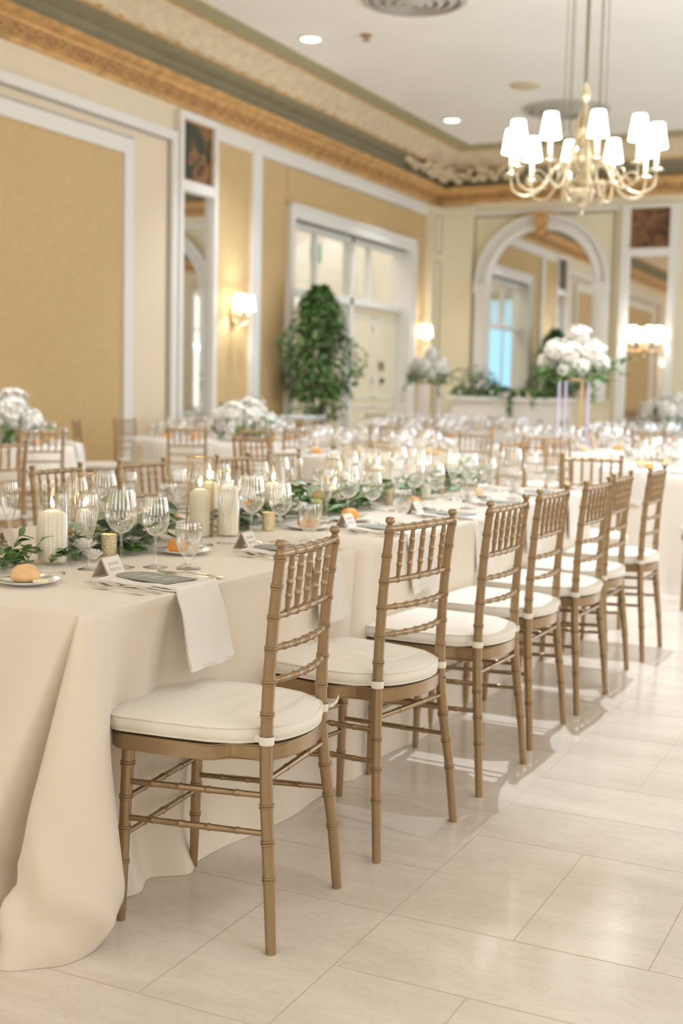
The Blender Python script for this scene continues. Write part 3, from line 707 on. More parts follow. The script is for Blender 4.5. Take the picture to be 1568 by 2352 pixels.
    b = NB(); x, w = back_pt(.43); lathe(b, [(.0036, 0), (.0036, .0012), (0, .0014)], 10, (0, 0, 0)); bmesh.ops.rotate(b, verts=b.verts, matrix=Matrix.Rotation(-PI/2, 3, 'Y')); bmesh.ops.translate(b, verts=b.verts, vec=(x-.0143, -w, .43)); o.append(('screw', b, 'black', None))
    return o
def make_chair(label, m='gold'):
    t = thing('chiavari_chair', label, 'chair'); d = {}
    for n_, b, mm, par in chair_bms():
        d[n_] = obj(n_, b, M[m if mm == 'gold' else mm], d[par] if par else t)
        if n_ == 'strap': d[n_]['label'] = 'white fabric strap'
    return t
chair0 = make_chair('x'); freeze(chair0)
def put(src, used, x, y, rz, label, group=None, z=0, scale=None):
    if not used.get(src.name): used[src.name] = 1; o = src; o.location = (x, y, z); o.rotation_euler = (0, 0, rz); o['label'] = label
    else: o = dup(src, (x, y, z), rz, label)
    if 'group' in o.keys(): del o['group']
    if group: o['group'] = group
    if scale: o.scale = (scale,)*3 if isinstance(scale, (int, float)) else scale
    return o
USED = {}
R = math.radians; GC = 'gold chairs along the near side of the long table'
for x, y, d, lab in ((-1.293, 2.519, 5, 'gold chiavari chair nearest the camera with ivory cushion, first of the near row'), (-1.261, 3.120, -9.3, 'gold chiavari chair, second of the near row, with a plump piped ivory cushion'),
                     (-1.232, 3.770, -2, 'gold chiavari chair, third of the near row, at the edge of the lamp light'), (-1.254, 4.344, -1, 'gold chiavari chair, fourth of the near row'),
                     (-1.236, 4.899, -1.9, 'gold chiavari chair, fifth of the near row, brightly lit cushion'), (-1.261, 5.418, .4, 'gold chiavari chair, sixth of the near row, tight behind the fifth'), (-1.236, 6.02, 0, 'gold chiavari chair, seventh and last of the near row')):
    put(chair0, USED, x, y, PI+R(d), lab, GC)
# loose strap end and paper tag on the first two chairs
b = NB(); P = [(0, 0, 0), (.012, .018, .004), (.02, .04, .018), (.022, .055, .03)]
for p, q in zip(P, P[1:]):
    v = [b.verts.new((p[0], p[1], p[2]-.008)), b.verts.new((q[0], q[1], q[2]-.008)), b.verts.new((q[0], q[1], q[2]+.008)), b.verts.new((p[0], p[1], p[2]+.008))]; b.faces.new(v)
le = obj('strap_end', b, M['cush'], bpy.data.objects['seat_cushion']); le.modifiers.new('s', 'SOLIDIFY').thickness = .002
le.location = (.020, -.172, .468); le.rotation_euler = (0, 0, PI); le.scale = (.6, .6, .6)
for x, y, r, lab in ((-3.31, 4.10, 2, 'gold chiavari chair across the long table, first from the left'), (-3.30, 4.69, -3, 'gold chiavari chair across the long table, second from the left'), (-3.24, 5.39, 2, 'gold chiavari chair across the long table, third from the left'), (-3.27, 5.98, -2, 'gold chiavari chair across the long table, fourth from the left')):
    put(chair0, USED, x, y, R(r), lab, 'gold chairs across the long table')
put(chair0, USED, -1.80, 6.92, R(-76), 'gold chiavari chair at the far head of the long table, seen front on', None)
put(chair0, USED, -.92, 7.33, R(150), 'gold chiavari chair cut off by the right edge of the photo beside the round table', None)

# simplified one-piece copy of the same chair for the far tables
bm = NB()
for n_, b, mm, par in chair_bms():
    for f in b.faces: f.material_index = 1 if mm == 'cush' else 0
    me = bpy.data.meshes.new('t'); b.to_mesh(me); b.free(); bm.from_mesh(me); bpy.data.meshes.remove(me)
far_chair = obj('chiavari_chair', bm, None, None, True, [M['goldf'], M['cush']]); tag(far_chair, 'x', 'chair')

# ================================================================== TABLEWARE
def shell(prof_out, th=.0011):
    """outer profile to a closed thin wall"""
    inn = [(max(.0002, r-th), z+(.0006 if i == 0 else 0)) for i, (r, z) in enumerate(prof_out)]
    return prof_out+inn[::-1]
FOOT = lambda r, s=.0035: [(r, .0), (r, .0012), (r*.6, .004), (s*1.6, .009), (s, .016)]
def goblet_mod(a, z): return 1+(.045*abs(math.sin(a*6)) if .036 < z < .085 else 0)+(.10*math.cos(a*6) if z < .006 else 0)
def gl(name, prof, bowl, lab, seg=28, mod=None):
    t = thing(name, lab, 'glass')
    b = NB(); lathe(b, prof, seg, mod=mod); obj('stem', b, M['glass'], t)
    b = NB(); lathe(b, shell(bowl), seg, mod=mod, capb=False); obj('bowl', b, M['glass'], t)
    return t
flute = gl('champagne_flute', FOOT(.031)+[(.0034, .05), (.004, .075), (.0065, .082)], [(.004, .082), (.010, .090), (.0185, .115), (.0245, .145), (.0262, .165), (.0250, .185), (.0232, .202)], 'x')
wineL = gl('wine_glass', FOOT(.037)+[(.0034, .05), (.0036, .085), (.006, .093)], [(.004, .093), (.016, .097), (.030, .108), (.041, .128), (.0445, .148), (.0425, .172), (.0385, .195), (.0345, .214)], 'x')
wineS = gl('white_wine_glass', FOOT(.034)+[(.0034, .05), (.0036, .078), (.006, .085)], [(.004, .085), (.014, .089), (.027, .100), (.036, .118), (.038, .135), (.0365, .158), (.033, .178), (.030, .193)], 'x')
gob = thing('water_goblet', 'x', 'glass')
b = NB(); lathe(b, [(.034, 0), (.034, .003), (.024, .007), (.011, .013), (.009, .022), (.012, .029), (.013, .034)], 36, mod=goblet_mod); obj('foot', b, M['glass'], gob)
b = NB(); lathe(b, shell([(.013, .034), (.020, .040), (.029, .056), (.035, .075), (.0375, .095), (.0370, .115), (.0355, .128)], .0018), 36, mod=goblet_mod, capb=False); bw_ = obj('bowl', b, M['glass'], gob)
b = NB(); lathe(b, [(.0, .037), (.017, .041), (.0265, .057), (.0322, .075), (.0350, .095), (.0345, .112), (0, .112)], 24, capb=False)
for k in range(6):
    m4 = Matrix.Translation((.014*math.cos(k*1.7), .014*math.sin(k*2.3), .085+.014*(k % 3))) @ Matrix.Rotation(k, 4, 'Z') @ Matrix.Diagonal((.018, .018, .014, 1)); bmesh.ops.create_cube(b, size=1, matrix=m4)
obj('iced_water', b, M['water'], gob, True)
for g in (flute, wineL, wineS, gob): freeze(g)
# bread plate, roll (two bakes), butter, knife, fork
b = NB(); lathe(b, [(.040, .001), (.045, .003), (.055, .006), (.078, .013), (.0795, .0145), (.078, .0150), (.056, .0085), (.044, .005), (0, .0045)], 40); plate0 = tag(obj('bread_plate', b, M['porc']), 'x', 'plate')
def roll(m):
    b = NB(); bmesh.ops.create_uvsphere(b, u_segments=24, v_segments=14, radius=1)
    for v in b.verts:
        x, y, z = v.co; z = z*.029 if z > 0 else z*.016; k = 1+.05*math.sin(3*x+2)+.03*math.sin(5*y); v.co = (x*.040*k, y*.031*k, z+.016)
    return tag(obj('bread_roll', b, m), 'x', 'bread roll')
rollA, rollB = roll(M['roll']), roll(M['roll2'])
b = NB(); box(b, -.018, .018, -.009, .009, 0, .008, bev=.0015); butter0 = tag(obj('butter_slab', b, M['butter']), 'x', 'butter')
def cutlery(kind):
    b = NB()
    def sect(P):    # (x, halfwidth, z, halfthick)
        rg = [[b.verts.new((x, -w, z-h)), b.verts.new((x, w, z-h)), b.verts.new((x, w, z+h)), b.verts.new((x, -w, z+h))] for x, w, z, h in P]
        for p, q in zip(rg, rg[1:]):
            for k in range(4): b.faces.new((p[k], p[(k+1) % 4], q[(k+1) % 4], q[k]))
        b.faces.new(rg[0][::-1]); b.faces.new(rg[-1])
    if kind == 'fork':
        sect([(0, .006, .003, .0012), (.012, .0085, .0035, .0014), (.04, .0045, .005, .0014), (.09, .0028, .008, .0014), (.115, .003, .006, .0012), (.128, .0105, .003, .0009), (.145, .0125, .0035, .0008)])
        for k in range(4):
            y = -.0105+.007*k
            rg = [[b.verts.new((x, y-w, z-.0007)), b.verts.new((x, y+w, z-.0007)), b.verts.new((x, y+w, z+.0007)), b.verts.new((x, y-w, z+.0007))] for x, w, z in ((.144, .0022, .0035), (.17, .0016, .008), (.195, .0008, .012))]
            for p, q in zip(rg, rg[1:]):
                for j in range(4): b.faces.new((p[j], p[(j+1) % 4], q[(j+1) % 4], q[j]))
            b.faces.new(rg[0][::-1]); b.faces.new(rg[-1])
        nm, cat = 'fork', 'fork'
    elif kind == 'spoon':
        sect([(0, .006, .003, .0012), (.012, .0085, .0035, .0014), (.04, .0045, .006, .0014), (.11, .0028, .009, .0014), (.13, .004, .006, .001), (.142, .014, .004, .0009), (.16, .019, .003, .0009), (.18, .017, .004, .0009), (.195, .006, .007, .0009)])
        nm, cat = 'spoon', 'spoon'
    else:
        sect([(0, .007, .004, .003), (.012, .0085, .0045, .0035), (.05, .006, .0045, .0035), (.085, .0055, .0045, .003), (.09, .008, .004, .001), (.15, .010, .004, .0007), (.185, .007, .004, .0006), (.198, .001, .004, .0005)])
        nm, cat = 'table_knife', 'knife'
    return tag(obj(nm, b, M['silver']), 'x', cat)
fork0, spoon0, knife0 = cutlery('fork'), cutlery('spoon'), cutlery('knife')
bknife0 = dup(knife0, (0, 0, 0)); bknife0.name = 'butter_knife'
# napkin: folded on the table top then hanging over the edge. local x runs outward to the edge, edge at x=0
def napkin(hang=.205, shift=.06, w=.09):
    b = NB()
    def sheet(x0, dz, hang, th, wob):
        P = []
        for k in range(9): x = x0+(-.004-x0)*k/8; P.append((x, dz+.002*math.sin(k*1.3+wob), 0))
        for k in range(1, 6): a = k/5*PI/2; P.append((-.004+.010*math.sin(a), dz-.010*(1-math.cos(a)), 0))
        for k in range(1, 11): t = k/10; P.append((.006+.012*t**2+.004*math.sin(t*5), dz-.010-hang*t, shift*t))
        rows = []
        for i, (x, z, s) in enumerate(P):
            ws = w*(1+.10*max(0, i-12)/10)
            rows.append([b.verts.new((x+(.004*math.sin(y*60+wob) if i > 14 else 0), y+s, z)) for y in [ws*(q/6*2-1) for q in range(7)]])
        low = [[b.verts.new((v.co.x-(th if i > 12 else 0), v.co.y, v.co.z-(th if i <= 12 else 0))) for v in r] for i, r in enumerate(rows)]
        for A, flip in ((rows, 0), (low, 1)):
            for p, q in zip(A, A[1:]):
                for k in range(6): b.faces.new((p[k], p[k+1], q[k+1], q[k]))
        for i in range(len(rows)-1):
            for k in (0, 6): b.faces.new((rows[i][k], rows[i+1][k], low[i+1][k], low[i][k]))
        for i in (0, -1):
            for k in range(6): b.faces.new((rows[i][k], rows[i][k+1], low[i][k+1], low[i][k]))
    sheet(-.235, .011, hang, .004, 0); sheet(-.20, .006, hang*.93, .004, 1.7)
    tube(b, [(-.235, -w*.95, .008), (-.238, 0, .009), (-.235, w*.95, .008)], .0045, 8)
    return tag(obj('napkin', b, M['napkin']), 'x', 'napkin')
nap0 = napkin()
# arched menu card: local x outward, rounded end inward
def menu():
    t = thing('menu_card', 'x', 'menu card'); b = NB()
    P = [(0, -.057), (0, .057), (-.15, .057)]+[(-.15-.057*math.sin(PI*k/18), .057*math.cos(PI*k/18)) for k in range(1, 18)]+[(-.15, -.057)]
    prism(b, P, .0005, .0018); obj('card', b, M['menu'], t, False)
    b = NB(); rr = random.Random(2)
    y = -.150
    for x in [-.172, -.165]+[-.142, -.136, -.130, -.124]+[-.104, -.098, -.092, -.086, -.080]+[-.058, -.052, -.046, -.040]:
        h = .010+.02*rr.random(); k = -h
        while k < h:
            l = .003+.005*rr.random(); box(b, x-.0009, x+.0009, k, min(h, k+l), .0018, .0020); k += l+.0016
    o = obj('printed_lines', b, M['ink'], t, False); return t
menu0 = menu(); freeze(menu0)
# tent place card: faces +x (outward)
def tent(lines):
    t = thing('place_card', 'x', 'place card'); b = NB(); h, d, w, th = .052, .027, .042, .0012
    for s in (-1, 1):
        v = [(s*d, -w, 0), (s*d, w, 0), (0, w, h), (0, -w, h)]
        a = [b.verts.new(p) for p in v]; c = [b.verts.new((p[0]-s*th*1.2, p[1], p[2])) for p in v]
        b.faces.new(a); b.faces.new(c[::-1])
        for k in range(4): b.faces.new((a[k], a[(k+1) % 4], c[(k+1) % 4], c[k]))
    obj('tent', b, M['card'], t, False)
    ang = math.atan2(h, d); L = math.hypot(h, d); mm = Matrix.Translation((d+.0004, 0, 0)) @ Matrix.Rotation(-(PI/2-ang), 4, 'Y') @ Matrix(((0, 0, 1, 0), (1, 0, 0, 0), (0, 1, 0, 0), (0, 0, 0, 1)))
    b = NB(); box(b, -w+.001, w-.001, .001, L-.001, 0, .0004); b.transform(mm); obj('card_edge', b, M['gwood'], t, False)
    b = NB(); box(b, -w+.003, w-.003, .003, L-.003, .0004, .0008); b.transform(mm); obj('card_face', b, M['cardw'], t, False)
    for i, s in enumerate(lines): textmesh('lettering', s, .0125, M['inkd'], t, mm @ Matrix.Translation((0, L*.56-.016*i, .0008)))
    return t
tent0 = tent(['JEANNIE', 'DRISCOLL']); freeze(tent0)
b = NB(); rr = random.Random(9)

# ---- near side place settings
ORD = ['nearest', 'second', 'third', 'fourth', 'fifth', 'farthest']
def put2(src, x, y, rz, lab, z=.75, group=None, scale=None): return put(src, USED, x, y, rz, lab, group, z, scale)
cy_ = [2.57, 3.27, 3.98, 4.62, 5.27, 5.93]
gobY = [2.82, 3.53, 4.28, 5.0, 5.62, 6.2]; rollY = [2.385, 3.085, 3.88, 4.22, 4.85, 5.60]
for i, y in enumerate(cy_):
    w = ORD[i]+' near-side place setting'
    e = NEAR_X; dr = [0, .03, -.04, .02, -.03, .04][i]
    put2(nap0, e, y, dr, 'white linen napkin hanging over the table edge at the '+w, .7515)
    put2(menu0, e-.03, y-.015, dr-.17, 'grey arched menu card lying on the napkin at the '+w, .7645)
    put2(tent0, e-.294, y+.045, R(4)+dr, 'small tent place card beside the menu at the '+w)
    put2(fork0, e-.015, y-.125, PI+R(-8), 'silver fork left of the napkin at the '+w, .7515); put2(fork0, e-.04, y-.165, PI+R(-10), 'outer silver fork at the '+w, .7515)
    put2(knife0, e-.02, y+.12, PI+R(3), 'silver table knife right of the napkin at the '+w, .7515); put2(spoon0, e-.02, y+.155, PI+R(2), 'silver spoon right of the knife at the '+w, .7515)
    put2(flute, e-.405, y+.105, 0, 'tall champagne flute at the '+w); put2(wineL, e-.355, y+.180, 0, 'large wine glass at the '+w); put2(wineS, e-.281, y+.235, 0, 'white wine glass at the '+w)
    put2(gob, e-.193, gobY[i]+.014, i, 'short footed goblet of iced water at the '+w)
    put2(plate0, e-.37, rollY[i], 0, 'white bread plate at the '+w)
    put2(rollA if i in (0, 5) else rollB, e-.375, rollY[i]-(.03 if i == 1 else 0), R(70)+i, ('pale' if i in (0, 5) else 'dark golden')+' bread roll on the plate at the '+w, .756)
    put2(butter0, e-.335, rollY[i]-.012+.02, R(26), 'slab of butter beside the roll at the '+w, .757)
    put2(bknife0, e-.34, rollY[i]+.105, R(-118), 'butter knife resting on the bread plate at the '+w, .7645)
# ---- far side place settings
for i, y in enumerate([2.95, 3.55, 4.15, 4.75, 5.42, 6.0]):
    w = ORD[i]+' place setting across the table'; e = FAR_X
    put2(nap0, e, y, PI, 'white linen napkin at the '+w, .7515); put2(menu0, e+.035, y, PI, 'grey arched menu card at the '+w, .7645)
    put2(flute, e+.36, y-.085, 0, 'champagne flute at the '+w); put2(wineL, e+.34, y-.20, 0, 'large wine glass at the '+w); put2(wineS, e+.30, y-.29, 0, 'white wine glass at the '+w)
    put2(gob, e+.20, y-.22, i, 'goblet of iced water at the '+w); put2(plate0, e+.33, y+.2, 0, 'white bread plate at the '+w)
    put2(rollB, e+.33, y+.2, R(60)+i, 'bread roll on the plate at the '+w, .756); put2(tent0, e+.29, y-.02, PI+.4, 'tent place card at the '+w)

# ================================================================== CENTREPIECE
def flame_bm(b, z, h=.032, lean=.006):
    P = []
    for k in range(9): t = k/8; P.append((.0003+.0055*abs(math.sin(PI*t**.75))*(1-t*.35), z+h*t))
    rg = lathe(b, P, 12, capb=True, capt=True)
    for v in b.verts: v.co.x += lean*max(0, (v.co.z-z)/h)**1.4
def pillar(r, h, glass_h, lab, sq=0):
    nm = 'glass_lantern' if sq else 'hurricane_candle'
    t = thing(nm, lab, 'candle')
    if not sq:
        b = NB(); ro = r+.0045; lathe(b, [(0, .001), (ro, .001), (ro+.0008, .004), (ro, .008), (ro, glass_h-.002), (ro-.001, glass_h), (ro-.0025, glass_h-.002), (ro-.0028, .009), (0, .008)], 40, capb=False); obj('glass_cylinder', b, M['smoke'], t)
    else:
        b = NB(); n = sq; ro = r*1.75; hh = glass_h
        pts = [(ro*math.cos(2*PI*(k+.5)/n), ro*math.sin(2*PI*(k+.5)/n)) for k in range(n)]
        for k in range(n):
            p, q = pts[k], pts[(k+1) % n]; v = [(p[0], p[1], .004), (q[0], q[1], .004), (q[0], q[1], hh), (p[0], p[1], hh)]; i_ = .985
            a = [b.verts.new(x) for x in v]; c = [b.verts.new((x[0]*i_, x[1]*i_, x[2])) for x in v]; b.faces.new(a); b.faces.new(c[::-1])
        obj('glass_panes', b, M['smoke'], t, False)
        b = NB()
        for k in range(n):
            p, q = pts[k], pts[(k+1) % n]
            tube(b, [(p[0], p[1], 0), (p[0], p[1], hh)], .0014, 6)
            for z in (.0022, hh): tube(b, [(p[0], p[1], z), (q[0], q[1], z)], .0014, 6)
        prism(b, [(x*.98, y*.98) for x, y in pts], .0, .003); obj('gold_frame', b, M['brass'], t)
    z0 = .009 if not sq else .0035
    b = NB(); lathe(b, [(r*.97, z0), (r, z0+.004), (r, h-.012), (r*.97, h-.006), (r*.8, h+.003), (r*.35, h+.010), (.004, h+.010), (.0, h+.009)], 32); c = obj('pillar_candle', b, M['wax'], t)
    b = NB(); tube(b, [(0, 0, h+.008), (.001, 0, h+.018), (.003, 0, h+.022)], .0012, 6); obj('wick', b, M['wick'], c)
    b = NB(); flame_bm(b, h+.016); obj('flame', b, M['flame'], c); freeze(t); return t
hurr = pillar(.040, .138, .225, 'x'); hurrB = pillar(.034, .165, .225, 'x'); lant = pillar(.034, .150, .262, 'x', 4); lantS = pillar(.027, .095, .215, 'x', 4)
vt = thing('votive_candle', 'x', 'candle')
b = NB(); lathe(b, [(.020, 0), (.022, .003), (.0235, .010), (.0225, .014), (.0225, .058), (.0240, .066), (.0222, .066), (.0205, .058), (.0205, .02), (0, .018)], 28); obj('mercury_glass_cup', b, M['merc'], vt)
b = NB(); lathe(b, [(.0195, .019), (.0195, .034), (0, .035)], 20); c = obj('tea_light', b, M['wax'], vt)
b = NB(); flame_bm(b, .036, .022); obj('flame', b, M['flame'], c); freeze(vt)
CX = -2.24
put2(hurr, -2.197, 2.712, R(160), 'wide ivory pillar candle in a clear glass cylinder, nearest the camera beside the bread roll')
for x, y, src, lab in ((-2.25, 3.60, hurrB, 'ivory pillar candle in a glass cylinder beside the tall gold-edged lantern'), (-2.13, 3.53, hurrB, 'ivory pillar candle in a glass cylinder behind the second champagne flute'), (-2.24, 4.03, hurr, 'ivory pillar candle in a glass cylinder behind the second water goblet'),
                       (-2.33, 4.78, hurr, 'ivory pillar candle in a glass cylinder in the middle of the long table'), (-2.18, 5.35, hurrB, 'ivory pillar candle in a glass cylinder two thirds down the long table'), (-2.28, 5.95, hurr, 'ivory pillar candle in a glass cylinder at the far end of the long table')):
    put2(src, x, y, y*3, lab)
for x, y, src, rz, lab in ((-2.335, 2.435, lant, 10, 'gold-edged glass lantern cut off by the left edge of the photo'), (-2.42, 3.14, lantS, 30, 'low gold-edged glass lantern behind the nearest champagne flute'), (-2.21, 3.48, lant, 35, 'tall gold-edged glass lantern with a pillar candle behind the first goblet'),
                           (-2.22, 4.50, lantS, 15, 'gold-edged glass lantern behind the third place setting'), (-2.30, 5.10, lant, 50, 'tall gold-edged glass lantern behind the fourth place setting'), (-2.24, 5.70, lantS, 25, 'gold-edged glass lantern near the far end of the long table')):
    put2(src, x, y, R(rz), lab)
for x, y, lab in ((-2.15, 2.905, 'gold mercury-glass votive between the first wine glasses'), (-2.33, 2.62, 'gold mercury-glass votive behind the nearest greenery'), (-2.18, 4.27, 'gold mercury-glass votive beside the dark roll'), (-2.10, 3.75, 'gold mercury-glass votive behind the second goblet'), (-2.17, 4.95, 'gold mercury-glass votive by the fifth roll'), (-2.3, 5.5, 'gold mercury-glass votive deep in the far greenery'), (-2.2, 6.1, 'gold mercury-glass votive at the far end of the long table'), (-2.34, 3.85, 'gold mercury-glass votive on the far side of the greenery')):
    put2(vt, x, y, y*7, lab)
def garland(y0, y1, lab, leafm, seed, n, amp=.05, L=.06, w=.03, rnd=False, spread=.12, hgt=.05, x0=CX, avoid=()):
    rr = random.Random(seed); t = thing('leaf_garland', lab, 'greenery', (x0, y0, .75))
    b = NB(); P = [(amp*math.sin(k*1.3+seed), (y1-y0)*k/8, .010+.006*math.sin(k*2+seed)) for k in range(9)]; path = [Vector(p) for p in crom(P, 4)]; tube(b, path, .003, 6)
    bl = NB()
    for k in range(n):
        p = path[rr.randrange(len(path))]; a = rr.uniform(0, 2*PI); le = rr.uniform(.3, 1)*spread
        q = p+Vector((math.cos(a)*le, math.sin(a)*le*.8, rr.uniform(.15, 1)*hgt))
        mid = (p+q)/2+Vector((0, 0, .008)); tube(b, [p, mid, q], .0012, 4, cap=False)
        for j in range(rr.randint(3, 5)):
            c = p.lerp(q, .35+.2*j) if j < 4 else q; c.z = max(.006, c.z)
            aa = a+(1 if j % 2 else -1)*rr.uniform(.3, 1.0); el = rr.uniform(-.1, .7)
            leaf(bl, c, (math.cos(aa)*math.cos(el), math.sin(aa)*math.cos(el), math.sin(el)), (rr.uniform(-.6, .6), rr.uniform(-.6, .6), 1), L*rr.uniform(.7, 1.15), w*rr.uniform(.8, 1.2), rnd=rnd, curl=.2)
    for v in bl.verts:
        if v.co.z < .002: v.co.z = .002+.002*rr.random()
    obj('stems', b, M['euc'], t); obj('leaves', bl, leafm, t); return t
garland(2.42, 2.66, 'dark green leafy sprigs left of the nearest pillar candle', M['green'], 3, 26, .03, .055, .024, x0=-2.24, spread=.10, hgt=.075)
garland(2.80, 3.25, 'grey-green eucalyptus sprigs behind the first two wine glasses', M['euc'], 8, 30, .03, .055, .040, True, .10, .06, x0=-2.22)
garland(2.70, 3.05, 'dark ruscus leaves threaded under the first flute', M['green'], 12, 16, .03, .05, .022, x0=-2.19, spread=.09, hgt=.03)
garland(3.12, 3.34, 'tall broad grey-green eucalyptus leaves beside the white wine glass', M['euc'], 14, 14, .02, .08, .05, True, .08, .13, x0=-2.27)
garland(3.55, 3.98, 'eucalyptus leaves around the second group of pillar candles', M['euc'], 18, 22, .03, .06, .042, True, .10, .07)
garland(3.95, 4.65, 'bright green ruscus garland behind the rose-gold votive', M['green'], 21, 60, .04, .07, .028, False, .14, .11)
garland(4.60, 5.35, 'green leaf garland in the middle of the long table', M['green'], 25, 50, .04, .07, .03, False, .14, .11)
garland(5.30, 6.25, 'green leaf garland at the far end of the long table', M['green'], 31, 55, .04, .07, .03, False, .15, .12)
def rose(r=.026, seed=1):
    rr = random.Random(seed); b = NB()
    for ringi, (n, rad, el, L) in enumerate(((3, .15, 1.35, .7), (5, .3, 1.1, .9), (6, .45, .75, 1.0), (7, .5, .35, 1.05))):
        for k in range(n):
            a = 2*PI*k/n+ringi*.6; d = (math.cos(a)*math.cos(el), math.sin(a)*math.cos(el), math.sin(el))
            leaf(b, (math.cos(a)*r*rad*.5, math.sin(a)*r*rad*.5, .004), d, (-math.cos(a)*math.sin(el), -math.sin(a)*math.sin(el), math.cos(el)), r*L*1.25, r*1.15, rnd=True, curl=-.25)
    lathe(b, [(.002, 0), (r*.5, .004), (r*.55, r*.5), (r*.3, r*.85), (0, r*.9)], 12)
    return tag(obj('white_blossom', b, M['petal']), 'x', 'flower')
rose0 = rose()
for i, (x, y, z, sc, lab) in enumerate(((-2.16, 2.80, .775, 1.15, 'open white blossom right beside the nearest pillar candle'), (-2.20, 2.86, .765, .95, 'smaller white blossom behind the first flute'), (-2.12, 2.79, .757, .9, 'white blossom low under the first flute'), (-2.17, 3.06, .77, .8, 'white bud among the eucalyptus'), (-2.32, 3.30, .78, 1.5, 'large white blossom behind the first wine glass'),
        (-2.2, 4.12, .78, 1.0, 'white blossom in front of the dark green leaves'), (-2.16, 4.45, .78, 1.1, 'white blossom in the bright green garland'), (-2.25, 4.85, .79, 1.1, 'white blossom half way down the garland'), (-2.15, 5.3, .79, 1.1, 'white blossom by the fifth place setting'), (-2.2, 5.8, .79, 1.2, 'white blossom near the far end of the garland'))):
    put(rose0, USED, x, y, i*1.1, lab, None, z, sc)

# ================================================================== LAMPS
def bulb(loc, power, parent, r=.02, color=(.92, .95, .95)):
    d = bpy.data.lights.new('bulb', 'POINT'); d.energy = power; d.color = color; d.shadow_soft_size = r
    o = bpy.data.objects.new('bulb', d); COL.objects.link(o); o.location = loc; o.parent = parent; return o
def shade_bm(c, r0, r1, h):
    b = NB(); lathe(b, [(r0, 0), (r1, h), (r1-.002, h), (r0-.002, 0)], 24, c, capb=False); return b
chan = thing('chandelier', 'large brass chandelier with ten lit white shades hanging from long rods', 'chandelier', (-2.73, 9.83, 0))
b = NB(); prof = [(0, 2.66), (.012, 2.665), (.022, 2.69), (.012, 2.72), (.045, 2.735), (.05, 2.745), (.02, 2.76), (.03, 2.78), (.09, 2.80), (.115, 2.83), (.105, 2.86), (.06, 2.885), (.075, 2.90), (.082, 2.92), (.05, 2.95), (.04, 2.99), (.06, 3.02), (.075, 3.08), (.065, 3.14), (.04, 3.18), (.055, 3.20), (.05, 3.23), (.03, 3.26), (.045, 3.31), (.05, 3.36), (.03, 3.42), (.038, 3.45), (.03, 3.49), (.022, 3.53), (.038, 3.56), (.045, 3.60), (.03, 3.65), (.010, 3.68), (0, 3.69)]
lathe(b, prof, 24); obj('body', b, M['chand'], chan)
b = NB()
for k in range(5):   # cast figures and drops round the body
    a = 2*PI*k/5+.4; c, s_ = math.cos(a), math.sin(a)
    tube(b, [(.05*c, .05*s_, 3.0), (.11*c, .11*s_, 3.05), (.10*c, .10*s_, 3.16), (.06*c, .06*s_, 3.28), (.075*c, .075*s_, 3.36), (.04*c, .04*s_, 3.44)], [.012, .018, .016, .012, .014, .006], 8)
    tube(b, [(.09*c, .09*s_, 2.93), (.16*c, .16*s_, 2.90), (.17*c, .17*s_, 2.80), (.14*c, .14*s_, 2.74)], [.01, .014, .016, .008], 8)
obj('cast_ornament', b, M['chand'], chan)
for k in range(10):
    a = YAW-R(18+36*k); c, s_ = math.cos(a), math.sin(a); rad = .565
    zz = 2.985
    b = NB(); P = [(.07, 3.0), (.16, 3.06), (.25, 3.0), (.33, 2.87), (.44, 2.82), (.54, 2.86), (rad, 2.93), (rad, zz)]
    P = crom([(r*c, r*s_, z) for r, z in P], 5); tube(b, P, [.015-.006*i/len(P) for i in range(len(P))], 10)
    Q = crom([(r*c, r*s_, z) for r, z in ((.30, 2.92), (.36, 2.98), (.42, 2.97), (.43, 2.92), (.39, 2.91))], 4); tube(b, Q, .006, 8)
    arm = obj('arm', b, M['chand'], chan)
    b = NB(); lathe(b, [(.012, 0), (.02, .008), (.05, .012), (.062, .020), (.058, .024), (.02, .018), (.014, .035), (.022, .045), (.020, .06), (0, .06)], 20, (rad*c, rad*s_, zz-.01)); obj('drip_pan', b, M['chand'], arm)
    b = NB(); lathe(b, [(.0165, 0), (.0165, .17), (0, .172)], 14, (rad*c, rad*s_, zz+.05)); obj('candle_sleeve', b, M['candle_tube'], arm)
    obj('lamp_shade', shade_bm((rad*c, rad*s_, 3.16), .080, .050, .185), M['shade'], arm)
    bulb((rad*c, rad*s_, 3.30), 25, chan, .035)
for k in range(8):
    a = 2*PI*k/8+.2; b = NB(); tube(b, [(.16*math.cos(a), .16*math.sin(a), 3.30), (.155*math.cos(a), .155*math.sin(a), ZC-.02)], .004, 6); obj('suspension_rod', b, M['chandd'], chan)
b = NB(); tube(b, [(0, 0, 3.68), (0, 0, ZC)], .011, 8); obj('stem_rod', b, M['chandd'], chan)
b = NB(); lathe(b, [(0, -.07), (.05, -.06), (.20, -.03), (.22, 0)], 24, (0, 0, ZC)); obj('canopy', b, M['chand'], chan)
freeze(chan)
